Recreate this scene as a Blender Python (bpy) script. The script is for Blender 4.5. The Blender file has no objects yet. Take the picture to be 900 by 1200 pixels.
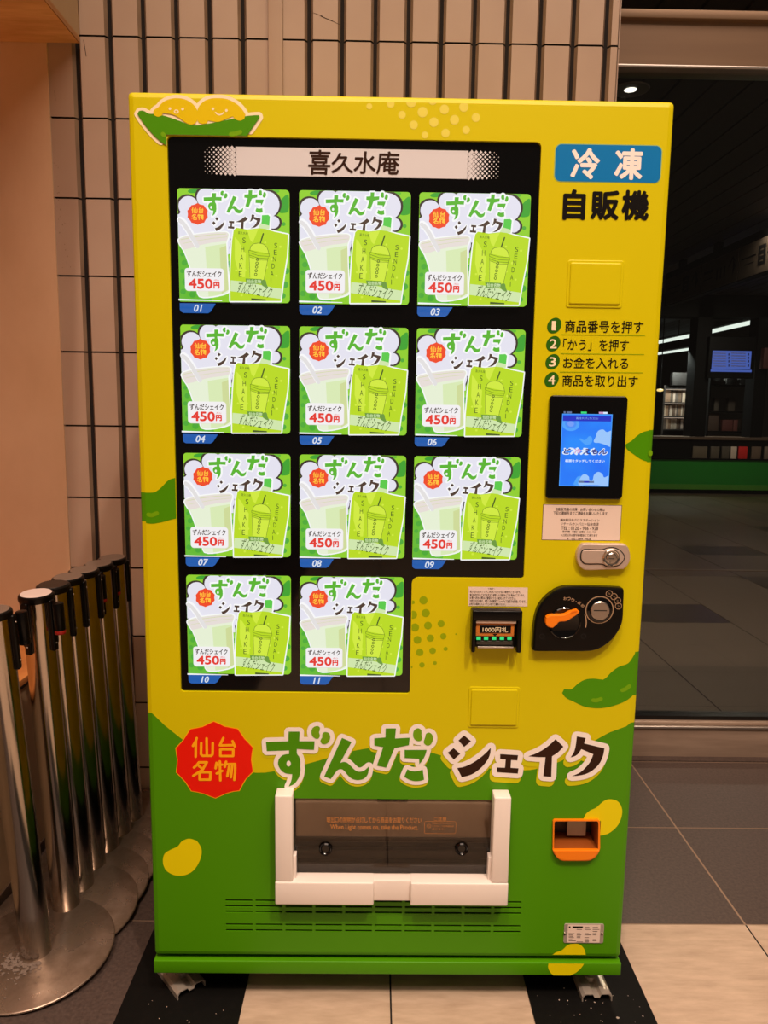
import bpy, bmesh, math, random
from mathutils import Vector, Matrix
from mathutils.geometry import tessellate_polygon
random.seed(7)
S = bpy.context.scene
COL = S.collection

# ------------------------------------------------------------------ camera
CAM = Vector((-0.04043, -1.50408, 1.31587))
RIGHT = Vector((0.99985941, -0.00938798, 0.01389362))
DOWN = Vector((0.0124448, -0.13985307, -0.99009406))
FWD = Vector((0.01123805, 0.99012776, -0.13971658))
FOC = 880.0                                        # focal length in pixels of a 900x1200 frame
cd = bpy.data.cameras.new('camera')
cam = bpy.data.objects.new('camera', cd)
COL.objects.link(cam)
cd.sensor_fit = 'VERTICAL'
cd.sensor_height = 36.0
cd.lens = 36.0 * FOC / 1200.0
cd.clip_start = 0.05
cd.clip_end = 80
UP = -DOWN
cam.matrix_world = Matrix(((RIGHT.x, UP.x, -FWD.x, CAM.x), (RIGHT.y, UP.y, -FWD.y, CAM.y),
                           (RIGHT.z, UP.z, -FWD.z, CAM.z), (0, 0, 0, 1)))
S.camera = cam

# ------------------------------------------------------------------ world, lights, exposure
W = bpy.data.worlds.new('world')
S.world = W
W.use_nodes = True
W.node_tree.nodes['Background'].inputs[0].default_value = (1.0, 0.76, 0.60, 1)
W.node_tree.nodes['Background'].inputs[1].default_value = 0.10
S.view_settings.view_transform = 'Standard'
S.view_settings.look = 'None'
S.view_settings.gamma = 1
S.view_settings.use_curve_mapping = False
S.view_settings.exposure = 0.0


WARM = (1.0, 0.75, 0.58)


def downlight(name, loc, power, size=0.16, col=(1.0, 0.72, 0.52), aim=None, spread=150):
    l = bpy.data.lights.new(name, 'AREA')
    l.shape = 'DISK'
    l.size = size
    l.energy = power
    l.color = col
    l.spread = math.radians(spread)
    o = bpy.data.objects.new(name, l)
    COL.objects.link(o)
    o.location = loc
    if aim is not None:
        o.rotation_euler = (Vector(aim) - Vector(loc)).to_track_quat('-Z', 'Y').to_euler()
    return o


def spotlight(name, loc, power, aim, angle=95, radius=0.07, col=WARM):
    l = bpy.data.lights.new(name, 'SPOT')
    l.energy = power
    l.color = col
    l.spot_size = math.radians(angle)
    l.spot_blend = 1.0
    l.shadow_soft_size = radius
    o = bpy.data.objects.new(name, l)
    COL.objects.link(o)
    o.location = loc
    o.rotation_euler = (Vector(aim) - Vector(loc)).to_track_quat('-Z', 'Y').to_euler()
    return o


spotlight('passage_lamp_right', (1.35, -3.3, 6.1), 720, (0.5, -0.5, 0), 56)
spotlight('passage_lamp_left', (-0.70, -2.9, 6.1), 520, (-0.80, -0.2, 0), 56)
gl_ = bpy.data.lights.new('passage_fill', 'AREA')  # added soft ambient fill high over the passage, stands for no fixture
gl_.shape = 'RECTANGLE'
gl_.size, gl_.size_y = 6.0, 4.0
gl_.energy = 350
gl_.color = WARM
go_ = bpy.data.objects.new('passage_fill', gl_)
COL.objects.link(go_)
go_.location = (0.6, -2.6, 6.1)


# ------------------------------------------------------------------ materials
def lin(c):
    return tuple((v / 255 / 12.92) if v / 255 <= 0.04045 else ((v / 255 + 0.055) / 1.055) ** 2.4 for v in c)


MATS = {}


def mat(name, rgb, rough=0.5, metal=0.0, spec=0.5, emit=0.0, coat=0.0):
    if name in MATS:
        return MATS[name]
    m = bpy.data.materials.new(name)
    m.use_nodes = True
    b = m.node_tree.nodes['Principled BSDF']
    c = (*lin(rgb), 1)
    b.inputs['Base Color'].default_value = c
    b.inputs['Roughness'].default_value = rough
    b.inputs['Metallic'].default_value = metal
    b.inputs['Specular IOR Level'].default_value = spec
    b.inputs['Coat Weight'].default_value = coat
    if emit:
        b.inputs['Base Color'].default_value = (0.01, 0.01, 0.01, 1)
        b.inputs['Emission Color'].default_value = c
        b.inputs['Emission Strength'].default_value = emit
    MATS[name] = m
    return m


def noisy(name, rgb, rgb2, scale=8.0, rough=0.5, detail=4.0, stretch=(1, 1, 1), metal=0.0, lo=0.35, hi=0.65, bump=0.0, spec=0.5,
          rough2=None):
    m = mat(name, rgb, rough, metal, spec)
    nt = m.node_tree
    b = nt.nodes['Principled BSDF']
    tc = nt.nodes.new('ShaderNodeTexCoord')
    mp = nt.nodes.new('ShaderNodeMapping')
    mp.inputs['Scale'].default_value = stretch
    nz = nt.nodes.new('ShaderNodeTexNoise')
    nz.inputs['Scale'].default_value = scale
    nz.inputs['Detail'].default_value = detail
    nz.inputs['Roughness'].default_value = 0.6
    rp = nt.nodes.new('ShaderNodeValToRGB')
    rp.color_ramp.elements[0].position = lo
    rp.color_ramp.elements[0].color = (*lin(rgb), 1)
    rp.color_ramp.elements[1].position = hi
    rp.color_ramp.elements[1].color = (*lin(rgb2), 1)
    nt.links.new(tc.outputs['Object'], mp.inputs[0])
    nt.links.new(mp.outputs[0], nz.inputs['Vector'])
    nt.links.new(nz.outputs['Fac'], rp.inputs[0])
    nt.links.new(rp.outputs[0], b.inputs['Base Color'])
    if rough2 is not None:
        mr = nt.nodes.new('ShaderNodeMapRange')
        mr.inputs['From Min'].default_value = lo
        mr.inputs['From Max'].default_value = hi
        mr.inputs['To Min'].default_value = rough
        mr.inputs['To Max'].default_value = rough2
        nt.links.new(nz.outputs['Fac'], mr.inputs[0])
        nt.links.new(mr.outputs[0], b.inputs['Roughness'])
    if bump:
        bp = nt.nodes.new('ShaderNodeBump')
        bp.inputs['Strength'].default_value = bump
        bp.inputs['Distance'].default_value = 0.002
        nt.links.new(nz.outputs['Fac'], bp.inputs['Height'])
        nt.links.new(bp.outputs[0], b.inputs['Normal'])
    return m


def glass_mat(name, tint, gloss=0.06, rough=0.0):
    m = bpy.data.materials.new(name)
    m.use_nodes = True
    nt = m.node_tree
    for n in list(nt.nodes):
        nt.nodes.remove(n)
    out = nt.nodes.new('ShaderNodeOutputMaterial')
    mx = nt.nodes.new('ShaderNodeMixShader')
    tr = nt.nodes.new('ShaderNodeBsdfTransparent')
    tr.inputs[0].default_value = (*tint, 1)
    gl = nt.nodes.new('ShaderNodeBsdfGlossy')
    gl.inputs['Roughness'].default_value = rough
    lw = nt.nodes.new('ShaderNodeLayerWeight')
    lw.inputs['Blend'].default_value = 0.25
    ml = nt.nodes.new('ShaderNodeMath')
    ml.operation = 'MULTIPLY_ADD'
    ml.inputs[1].default_value = 0.6
    ml.inputs[2].default_value = gloss
    ml.use_clamp = True
    nt.links.new(lw.outputs['Facing'], ml.inputs[0])
    ml.inputs[1].default_value = 0.12
    nt.links.new(ml.outputs[0], mx.inputs[0])
    nt.links.new(tr.outputs[0], mx.inputs[1])
    nt.links.new(gl.outputs[0], mx.inputs[2])
    nt.links.new(mx.outputs[0], out.inputs[0])
    MATS[name] = m
    return m


YEL, GRN = (208, 197, 0), (76, 146, 2)
mat('yellow_film', YEL, 0.4, spec=0.22)
mat('green_film', GRN, 0.4, spec=0.22)
mat('print_yellow', (230, 216, 4), 0.38, spec=0.22)
mat('print_lime', (112, 166, 8), 0.38, spec=0.22)
mat('print_olive', (144, 168, 0), 0.38, spec=0.22)
mat('print_pale', (226, 216, 90), 0.38, spec=0.22)
mat('print_bean', (222, 196, 4), 0.38, spec=0.22)
mat('print_peach', (248, 232, 196), 0.38, spec=0.22)
mat('print_white', (246, 238, 234), 0.38, spec=0.22)
mat('print_red', (232, 26, 6), 0.38, spec=0.22)
mat('print_orange', (255, 178, 20), 0.38, spec=0.22)
mat('print_shadow', (206, 204, 10), 0.38, spec=0.22)
mat('print_brown', (48, 24, 12), 0.38, spec=0.22)
mat('print_black', (14, 10, 8), 0.38, spec=0.22)
mat('print_blue', (6, 120, 190), 0.3)
mat('print_edge', (150, 190, 120), 0.38, spec=0.22)
mat('print_darkgreen', (42, 100, 14), 0.38, spec=0.22)
mat('print_leaf', (74, 146, 0), 0.38, spec=0.22)
mat('black_plastic', (7, 6, 6), 0.3, spec=0.22)
mat('black_gloss', (5, 5, 6), 0.05)
mat('dark_cavity', (10, 9, 8), 0.8)
mat('pinkish_plastic', (240, 230, 224), 0.4)
mat('sticker_paper', (232, 212, 200), 0.5)
mat('sticker_ink', (70, 55, 50), 0.5)
mat('steel', (190, 182, 175), 0.3, 1.0)
mat('lock_silver', (215, 195, 182), 0.42, 0.6)
mat('chrome', (205, 200, 195), 0.1, 1.0)
mat('orange_plastic', (245, 130, 8), 0.35)
mat('gold_print', (170, 140, 110), 0.5)
mat('led_green', (40, 220, 120), emit=1.0)
mat('bracket_zinc', (196, 184, 172), 0.35, 0.5)


# ------------------------------------------------------------------ mesh helpers
def tag(o, label=None, cat=None, group=None, kind=None):
    if label:
        o['label'] = label
    if cat:
        o['category'] = cat
    if group:
        o['group'] = group
    if kind:
        o['kind'] = kind
    return o


def empty(name, loc=(0, 0, 0)):
    o = bpy.data.objects.new(name, None)
    o.empty_display_size = 0.1
    COL.objects.link(o)
    o.location = loc
    return o


class MB:
    """collects shapes with materials; .obj() links them as ONE mesh object"""

    def __init__(self):
        self.v, self.f, self.m, self.mats, self.sm = [], [], [], [], []

    def mi(self, m):
        if m not in self.mats:
            self.mats.append(m)
        return self.mats.index(m)

    def add(self, vs, fs, m, smooth=False):
        b = len(self.v)
        self.v += [tuple(p) for p in vs]
        i = self.mi(m)
        for f in fs:
            self.f.append([b + k for k in f])
            self.m.append(i)
            self.sm.append(smooth)

    def box(self, x0, x1, y0, y1, z0, z1, m, bev=0.0):
        if bev <= 0:
            vs = [(x, y, z) for x in (x0, x1) for y in (y0, y1) for z in (z0, z1)]
            self.add(vs, [(0, 1, 3, 2), (4, 6, 7, 5), (0, 4, 5, 1), (2, 3, 7, 6), (0, 2, 6, 4), (1, 5, 7, 3)], m)
            return
        bm = bmesh.new()
        bmesh.ops.create_cube(bm, size=1)
        bmesh.ops.scale(bm, vec=(x1 - x0, y1 - y0, z1 - z0), verts=bm.verts)
        bmesh.ops.translate(bm, vec=((x0 + x1) / 2, (y0 + y1) / 2, (z0 + z1) / 2), verts=bm.verts)
        bmesh.ops.bevel(bm, geom=bm.edges[:], offset=bev, segments=3, affect='EDGES', profile=0.5)
        self.bm(bm, m, True)

    def bm(self, bm, m, smooth=False):
        bm.verts.index_update()
        self.add([v.co[:] for v in bm.verts], [[v.index for v in f.verts] for f in bm.faces], m, smooth)
        bm.free()

    def lathe(self, prof, m, seg=40, o=(0, 0, 0), axis='Z', smooth=True):
        """prof = [(radius, height)...] turned about an axis through o"""
        vs, fs = [], []
        for r, h in prof:
            for k in range(seg):
                a = 2 * math.pi * k / seg
                c, s = r * math.cos(a), r * math.sin(a)
                p = (c, s, h) if axis == 'Z' else (c, -h, s) if axis == '-Y' else (h, c, s)
                vs.append((p[0] + o[0], p[1] + o[1], p[2] + o[2]))
        for i in range(len(prof) - 1):
            for k in range(seg):
                k2 = (k + 1) % seg
                fs.append((i * seg + k, i * seg + k2, (i + 1) * seg + k2, (i + 1) * seg + k))
        self.add(vs, fs, m, smooth)
        for i in (0, len(prof) - 1):
            if prof[i][0] > 1e-6:
                self.add([vs[i * seg + k] for k in range(seg)], [list(range(seg))], m)

    def tube(self, pts, r, m, seg=10):
        pts = [Vector(p) for p in pts]
        vs, fs = [], []
        for i, p in enumerate(pts):
            d = (pts[min(i + 1, len(pts) - 1)] - pts[max(i - 1, 0)]).normalized()
            u = d.orthogonal().normalized() if i == 0 else (u - d * u.dot(d)).normalized()
            w = d.cross(u)
            for k in range(seg):
                a = 2 * math.pi * k / seg
                vs.append(p + (u * math.cos(a) + w * math.sin(a)) * r)
        for i in range(len(pts) - 1):
            for k in range(seg):
                k2 = (k + 1) % seg
                fs.append((i * seg + k, i * seg + k2, (i + 1) * seg + k2, (i + 1) * seg + k))
        fs.append(list(range(seg)))
        fs.append([(len(pts) - 1) * seg + k for k in range(seg)])
        self.add(vs, fs, m, True)

    # ---- flat shapes in an (x, z) plane that faces -y
    def poly(self, pts, y, m, holes=()):
        loops = [[Vector((p[0], p[1], 0)) for p in pts]] + [[Vector((p[0], p[1], 0)) for p in h] for h in holes]
        flat = [p for l in loops for p in l]
        tris = tessellate_polygon(loops)
        fs = []
        for t in tris:
            a, b, c = (flat[i] for i in t)
            cr = (b - a).cross(c - a).z
            if abs(cr) < 1e-14:
                continue
            fs.append(t if cr > 0 else (t[0], t[2], t[1]))
        self.add([(p.x, y, p.y) for p in flat], fs, m)

    def prism(self, pts, y0, y1, m, bev=0.0, mside=None):
        """outline extruded from y1 (back) to y0 (front), with a small front chamfer"""
        pts = ccw(pts)
        n = len(pts)
        front = inset(pts, bev) if bev else pts
        self.poly(front, y0, m)
        rings = [[(p[0], y0, p[1]) for p in front]]
        if bev:
            mid = inset(pts, bev * 0.3)
            rings.append([(p[0], y0 + bev * 0.3, p[1]) for p in mid])
            rings.append([(p[0], y0 + bev, p[1]) for p in pts])
        rings.append([(p[0], y1, p[1]) for p in pts])
        for a, b in zip(rings, rings[1:]):
            self.add(a + b, [(i, n + i, n + (i + 1) % n, (i + 1) % n) for i in range(n)], mside or m)

    def walls(self, pts, y0, y1, m):
        """inner side walls of a hole"""
        pts = ccw(pts)
        n = len(pts)
        self.add([(p[0], y0, p[1]) for p in pts] + [(p[0], y1, p[1]) for p in pts],
                 [(i, (i + 1) % n, n + (i + 1) % n, n + i) for i in range(n)], m)

    def stroke(self, pts, w, y, m, closed=False, seg=10):
        """a round ended pen stroke; every piece a hair in front of the last so that none coincide"""
        r = w / 2
        k = 0
        P = [Vector(p) for p in pts]
        for i, p in enumerate(P):
            self.poly([(p.x + r * math.cos(2 * math.pi * j / seg), p.y + r * math.sin(2 * math.pi * j / seg)) for j in range(seg)],
                      y - k * 2.5e-6, m)
            k += 1
            if i == len(P) - 1 and not closed:
                break
            q = P[(i + 1) % len(P)]
            d = q - p
            if d.length < 1e-9:
                continue
            nrm = Vector((-d.y, d.x)).normalized() * r
            self.poly([p + nrm, p - nrm, q - nrm, q + nrm], y - k * 2.5e-6, m)
            k += 1

    def halo(self, pts, r, y, m):
        self.poly(pts, y, m)
        self.stroke(pts, 2 * r, y - 3e-6, m, closed=True, seg=12)

    def disc(self, c, r, y, m, seg=24, ry=None, rot=0.0):
        ry = ry or r
        ca, sa = math.cos(rot), math.sin(rot)
        pts = []
        for k in range(seg):
            a = 2 * math.pi * k / seg
            u, v = r * math.cos(a), ry * math.sin(a)
            pts.append((c[0] + u * ca - v * sa, c[1] + u * sa + v * ca))
        self.poly(pts, y, m)

    def ring(self, c, r, w, y, m, seg=32, a0=0, a1=2 * math.pi):
        vs = []
        for k in range(seg + 1):
            a = a0 + (a1 - a0) * k / seg
            for q in (r - w / 2, r + w / 2):
                vs.append((c[0] + q * math.cos(a), y, c[1] + q * math.sin(a)))
        self.add(vs, [(2 * k, 2 * k + 1, 2 * k + 3, 2 * k + 2) for k in range(seg)], m)

    def obj(self, name, parent=None, loc=None, label=None):
        me = bpy.data.meshes.new(name)
        me.from_pydata(self.v, [], self.f)
        for k in self.mats:
            me.materials.append(MATS[k] if isinstance(k, str) else k)
        me.polygons.foreach_set('material_index', self.m)
        me.polygons.foreach_set('use_smooth', self.sm)
        me.update()
        if any(self.sm):
            me.set_sharp_from_angle(angle=math.radians(35))
        o = bpy.data.objects.new(name, me)
        COL.objects.link(o)
        if parent is not None:
            o.parent = parent
        if loc is not None:
            o.location = loc
        if label:
            o['label'] = label
        return o


def ccw(pts):
    a = sum(pts[i][0] * pts[(i + 1) % len(pts)][1] - pts[(i + 1) % len(pts)][0] * pts[i][1] for i in range(len(pts)))
    return list(pts) if a > 0 else list(pts)[::-1]


def inset(pts, d):
    n = len(pts)
    out = []
    for i in range(n):
        a, b, c = Vector(pts[i - 1]), Vector(pts[i]), Vector(pts[(i + 1) % n])
        e1, e2 = (b - a).normalized(), (c - b).normalized()
        n1, n2 = Vector((-e1.y, e1.x)), Vector((-e2.y, e2.x))
        s = n1 + n2
        s = s.normalized() if s.length > 1e-6 else n1
        k = max(0.4, s.dot(n1))
        out.append(tuple(b + s * (d / k)))
    return out


def rrect(x0, x1, z0, z1, r, seg=5):
    rs = r if isinstance(r, (list, tuple)) else (r, r, r, r)      # bl, br, tr, tl
    pts = []
    for (cx, cz, a0), q in zip(((x0, z0, 180), (x1, z0, 270), (x1, z1, 0), (x0, z1, 90)), rs):
        sx = 1 if cx == x0 else -1
        sz = 1 if cz == z0 else -1
        if q <= 0:
            pts.append((cx, cz))
            continue
        for k in range(seg + 1):
            a = math.radians(a0 + 90 * k / seg)
            pts.append((cx + sx * q + q * math.cos(a), cz + sz * q + q * math.sin(a)))
    return pts


def smooth(pts, sub=4, corner=42):
    """closed outline through pts: soft bends become curves, corners stay"""
    P = [Vector(p) for p in pts]
    n = len(P)
    cor = []
    for i in range(n):
        a, b = P[i] - P[i - 1], P[(i + 1) % n] - P[i]
        cor.append(a.length < 1e-9 or b.length < 1e-9 or math.degrees(a.angle(b)) > corner)
    out = []
    for i in range(n):
        p, q = P[i], P[(i + 1) % n]
        if cor[i] and cor[(i + 1) % n]:
            out.append(tuple(p))
            continue
        L = (q - p).length
        m0 = (q - p) if cor[i] else (q - P[i - 1]).normalized() * L
        m1 = (q - p) if cor[(i + 1) % n] else (P[(i + 2) % n] - p).normalized() * L
        for k in range(sub):
            t = k / sub
            h = (2 * t ** 3 - 3 * t * t + 1, t ** 3 - 2 * t * t + t, -2 * t ** 3 + 3 * t * t, t ** 3 - t * t)
            out.append(tuple(p * h[0] + m0 * h[1] + q * h[2] + m1 * h[3]))
    return out


def soft(pts, sub=4):
    return smooth(pts, sub, corner=200)


def clip(pts, axis, val, keep_less):
    """cut a polygon at x = val or z = val"""
    out = []
    n = len(pts)
    for i in range(n):
        a, b = pts[i], pts[(i + 1) % n]
        ia = (a[axis] <= val) == keep_less
        ib = (b[axis] <= val) == keep_less
        if ia:
            out.append(a)
        if ia != ib:
            t = (val - a[axis]) / (b[axis] - a[axis])
            out.append((a[0] + (b[0] - a[0]) * t, a[1] + (b[1] - a[1]) * t))
    return out


_TXT = {}


def text_mesh(body):
    k = body
    if k not in _TXT:
        c = bpy.data.curves.new('t', 'FONT')
        c.body = body
        c.resolution_u = 3
        o = bpy.data.objects.new('t', c)
        COL.objects.link(o)
        bpy.context.view_layer.update()
        dg = bpy.context.evaluated_depsgraph_get()
        me = bpy.data.meshes.new_from_object(o.evaluated_get(dg))
        vs = [(v.co.x, v.co.y) for v in me.vertices]
        fs = [list(p.vertices) for p in me.polygons]
        bpy.data.objects.remove(o)
        bpy.data.curves.remove(c)
        bpy.data.meshes.remove(me)
        _TXT[k] = (vs, fs)
    return _TXT[k]


def text(mb, body, x0, x1, z0, z1, y, m, bold=0.0, shear=0.0, fn=None, rot=0.0):
    """letters fitted into the box x0..x1, z0..z1 of the plane at y"""
    vs, fs = text_mesh(body)
    if not vs:
        return
    ax, bx = min(v[0] for v in vs), max(v[0] for v in vs)
    ay, by = min(v[1] for v in vs), max(v[1] for v in vs)
    if bold > 0:                                  # heavier weight: shifted copies, each a hair in front of the last
        d = bold * (z1 - z0) / max(by - ay, 1e-9)
        x0, x1, z0, z1 = x0 + d, x1 - d, z0 + d, z1 - d
        for k in range(8):
            dx, dz = d * math.cos(k * math.pi / 4), d * math.sin(k * math.pi / 4)
            text(mb, body, x0 + dx, x1 + dx, z0 + dz, z1 + dz, y - 3e-6 * (k + 1), m, 0, shear, fn, rot)
    cx, cz = (x0 + x1) / 2, (z0 + z1) / 2
    out = []
    for u, v in vs:
        s, t = (u - ax) / (bx - ax), (v - ay) / max(by - ay, 1e-9)
        x, z = x0 + (x1 - x0) * s + shear * (t - 0.5) * (z1 - z0), z0 + (z1 - z0) * t
        if rot:
            dx, dz = x - cx, z - cz
            x, z = cx + dx * math.cos(rot) - dz * math.sin(rot), cz + dx * math.sin(rot) + dz * math.cos(rot)
        if fn:
            x, z = fn(x, z)
        out.append((x, y, z))
    mb.add(out, fs, m)


def F(px, py, y=0.0):
    """where the sight line through a photo pixel meets the upright plane at depth y"""
    d = RIGHT * ((px - 450) / FOC) + DOWN * ((py - 600) / FOC) + FWD
    t = (y - CAM.y) / d.y
    q = CAM + d * t
    return (q.x, q.z)


def G(px, py, z=0.0):
    """where the sight line meets the level plane at height z"""
    d = RIGHT * ((px - 450) / FOC) + DOWN * ((py - 600) / FOC) + FWD
    q = CAM + d * ((z - CAM.z) / d.z)
    return (q.x, q.y)


def crop(ox, oy, sc, y=0.0):
    return lambda pts: [F(ox + a / sc, oy + b / sc, y) for a, b in pts]


PXM = 1.735e-3          # one photo pixel on the machine's front, in metres

# ================================================================== SETTING
# ---- floor: pale tiles in front, dark tiles behind, dim hall floor beyond the glass
noisy('pale_tile', (206, 182, 160), (178, 154, 132), 16, 0.55, 10, (0.6, 2.6, 1), lo=0.3, hi=0.7)
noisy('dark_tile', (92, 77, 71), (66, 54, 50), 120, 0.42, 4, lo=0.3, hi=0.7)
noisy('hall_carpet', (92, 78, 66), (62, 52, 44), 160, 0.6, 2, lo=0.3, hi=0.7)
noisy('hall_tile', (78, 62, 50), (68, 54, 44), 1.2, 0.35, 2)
mat('hall_accent_tile', (34, 27, 26), 0.3)
mat('grout_pale', (160, 134, 112), 0.8)
mat('grout_dark', (30, 24, 20), 0.9)
mat('grout_hall', (26, 20, 16), 0.8)
noisy('metal_trim', (150, 128, 112), (120, 100, 88), 3, 0.35, 3, (0.3, 3, 3), metal=0.7)


def cell(mb, x0, x1, y0, y1, m, z=0.0):
    mb.add([(x0, y0, z), (x1, y0, z), (x1, y1, z), (x0, y1, z)], [(0, 1, 2, 3)], m)


fl = MB()
g = 0.002
cell(fl, -0.586, 4.6, -6.0, 0.262, 'grout_dark', -0.004)
cell(fl, -2.4, -0.586, -6.0, 0.262, 'grout_dark', -0.004)
cell(fl, -2.4, 4.6, 0.262, 1.20, 'grout_pale', -0.0012)
for i in range(-1, 5):
    xa, xb = 0.007 + 0.923 * i, 0.93 + 0.923 * i
    for j in range(15):
        ya, yb = 0.262 - 0.45 * (j + 1), 0.262 - 0.45 * j
        if xb > -0.58:
            cell(fl, max(xa, -0.586) + g, xb - g, ya + g, yb - g, 'pale_tile')
    for j in range(3):
        ya, yb = (0.262, 0.713, 1.162)[j], (0.713, 1.162, 1.20)[j]
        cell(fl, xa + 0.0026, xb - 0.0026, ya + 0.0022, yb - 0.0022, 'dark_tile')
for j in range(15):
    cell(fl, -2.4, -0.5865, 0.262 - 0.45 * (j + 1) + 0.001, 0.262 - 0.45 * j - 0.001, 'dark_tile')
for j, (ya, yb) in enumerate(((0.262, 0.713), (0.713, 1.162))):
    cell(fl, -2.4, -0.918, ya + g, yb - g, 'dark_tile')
cell(fl, 0.3, 12, 1.30, 21, 'grout_hall', -0.003)
accent = {(4, 12), (2, 9), (2, 6), (5, 12), (0, 4), (6, 15)}
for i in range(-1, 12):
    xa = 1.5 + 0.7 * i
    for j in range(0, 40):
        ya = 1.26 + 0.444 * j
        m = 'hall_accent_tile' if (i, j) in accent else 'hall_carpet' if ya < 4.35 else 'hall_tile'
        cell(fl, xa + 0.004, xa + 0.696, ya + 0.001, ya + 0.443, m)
fl.box(0.8, 9.8, 4.57, 4.62, -0.003, 0.004, 'metal_trim')
floor = fl.obj('floor')
tag(floor, 'tiled floor, pale stone tiles in front and dark tiles beyond', kind='structure')

# ---- tiled wall behind the machine
noisy('wall_tile', (188, 164, 146), (178, 152, 134), 2.0, 0.38, 3)
noisy('tile_side', (150, 126, 104), (130, 106, 88), 6, 0.5, 3)
mat('tile_gap', (20, 10, 6), 0.9)
WY = 0.88
wt = MB()
wt.box(-1.16, 0.66, WY + 0.012, WY + 0.2, 0, 6.2, 'tile_gap')
k0 = -0.938
for i in range(-1, 17):
    c0, c1 = k0 + 0.0977 * i, k0 + 0.0977 * (i + 1)
    xa, xb = c0 + 0.0042, c1 - 0.0042
    fa, fb = xa + 0.0085, xb - 0.0085
    if xb > 0.665:
        xb = 0.664
        fb = 0.657
    if xa > 0.64:
        continue
    for j in range(-1, 27):
        za, zb = max(0.0, 0.104 + 0.2275 * j) + 0.0026, min(6.2, 0.104 + 0.2275 * (j + 1)) - 0.0026
        if zb - za < 0.01:
            continue
        vs = [(fa, WY, za), (fb, WY, za), (fb, WY, zb), (fa, WY, zb), (xa, WY + 0.014, za), (xb, WY + 0.014, za), (xb, WY + 0.014, zb), (xa, WY + 0.014, zb)]
        wt.add(vs, [(0, 1, 2, 3)], 'wall_tile')
        wt.add(vs, [(4, 0, 3, 7), (1, 5, 6, 2)], 'tile_side')
        wt.add(vs, [(3, 2, 6, 7), (4, 5, 1, 0)], 'tile_gap')
for j in range(-1, 27):                         # the tiled return towards the glass
    za, zb = max(0.0, 0.104 + 0.2275 * j) + 0.0018, min(6.2, 0.104 + 0.2275 * (j + 1)) - 0.0018
    wt.box(0.645, 0.668, WY + 0.016, WY + 0.10, za, zb, 'wall_tile')
    wt.box(0.645, 0.668, WY + 0.105, WY + 0.20, za, zb, 'wall_tile')
    wt.box(0.645, 0.668, WY + 0.205, 1.235, za, zb, 'wall_tile')
mat('tile_scuff', (52, 34, 24), 0.8)
for (pa, pb_, w_) in (((367, 15), (378, 19), 0.0012), ((376, 19), (390, 25), 0.0022), ((388, 24), (398, 29), 0.0012), ((98, 47), (101, 66), 0.0020), ((64, 106), (65, 118), 0.0008), ((166, 120), (167, 132), 0.0007), ((441, 20), (443, 31), 0.0008)):
    wt.stroke([F(*pa, WY), F(*pb_, WY)], w_, WY - 0.0004, 'tile_scuff', seg=6)
for k in range(26):
    u, v = 64 + random.gauss(0, 3) + (k * 0.55), 190 + k * 5 + random.uniform(-4, 4)
    wt.disc(F(u, v, WY), random.uniform(0.0006, 0.0018), WY - 0.0004 - k * 1e-6, 'tile_side', 7, random.uniform(0.001, 0.003))
wall_back = wt.obj('wall_back')
tag(wall_back, 'wall of upright beige tiles behind the vending machine', kind='structure')

tr = MB()
tr.box(-0.372, -0.330, WY - 0.012, WY + 0.02, 0.0, 6.2, 'wall_tile', 0.002)
tag(tr.obj('trim_1'), 'flat beige cover strip running up the tiled wall', kind='structure')

# ---- left side wall, plywood-like
noisy('plaster_ply', (230, 194, 160), (214, 176, 140), 3.2, 0.6, 6, (1, 1, 0.6), lo=0.3, hi=0.7)
wl = MB()
wl.box(-2.35, -2.25, -2.6, WY + 0.2, 0, 6.2, 'plaster_ply')
tag(wl.obj('wall_left'), 'tan side wall at the far left, out of the picture', kind='structure')
wn = MB()
wn.box(-2.25, -1.0215, WY - 0.006, WY + 0.2, 0, 6.2, 'plaster_ply')
tag(wn.obj('wall_niche'), 'flat tan board at the back of the niche left of the tiles', kind='structure')

# ---- ceiling
noisy('passage_ceiling', (170, 140, 118), (160, 132, 110), 2, 0.7)
mat('hall_ceiling_slat', (44, 35, 28), 0.6)
cl = MB()
cl.box(-3.2, 6.0, -6.0, 1.30, 6.2, 6.3, 'passage_ceiling')
cl.box(0.69, 6.0, 1.262, 1.30, 3.1, 6.2, 'passage_ceiling')
cl.box(0.3, 12, 1.262, 21, 3.14, 3.2, 'tile_gap')
for i in range(60):
    cl.box(0.4 + 0.2 * i, 0.4 + 0.2 * i + 0.185, 1.262, 21, 3.1, 3.14, 'hall_ceiling_slat')
tag(cl.obj('ceiling'), 'ceiling, dark slats beyond the glass', kind='structure')

# ---- storefront: steel kick rail, header and the two glass panes
noisy('brushed_steel', (176, 152, 134), (150, 128, 112), 4, 0.42, 4, (0.5, 2, 6), metal=0.25)
noisy('header_steel', (142, 116, 92), (130, 104, 82), 3, 0.42, 3, (0.2, 2, 3), metal=0.35)
mat('black_seal', (8, 8, 8), 0.3)
glass_mat('clear_glass', (0.80, 0.82, 0.80), 0.018)
wf = MB()
wf.box(0.668, 4.6, 1.20, 1.30, 0.0, 0.116, 'brushed_steel', 0.003)
wf.box(0.668, 4.6, 1.19, 1.30, 0.119, 0.128, 'steel', 0.002)
wf.box(0.668, 4.6, 1.205, 1.29, 0.128, 0.140, 'brushed_steel', 0.002)
wf.box(0.668, 4.6, 1.225, 1.275, 0.140, 0.156, 'black_seal')
wf.box(0.668, 4.6, 1.21, 1.30, 2.462, 2.472, 'steel', 0.002)
wf.box(0.668, 4.6, 1.22, 1.29, 2.472, 2.612, 'header_steel')
wf.box(0.668, 4.6, 1.20, 1.30, 2.612, 2.640, 'header_steel', 0.003)
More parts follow.
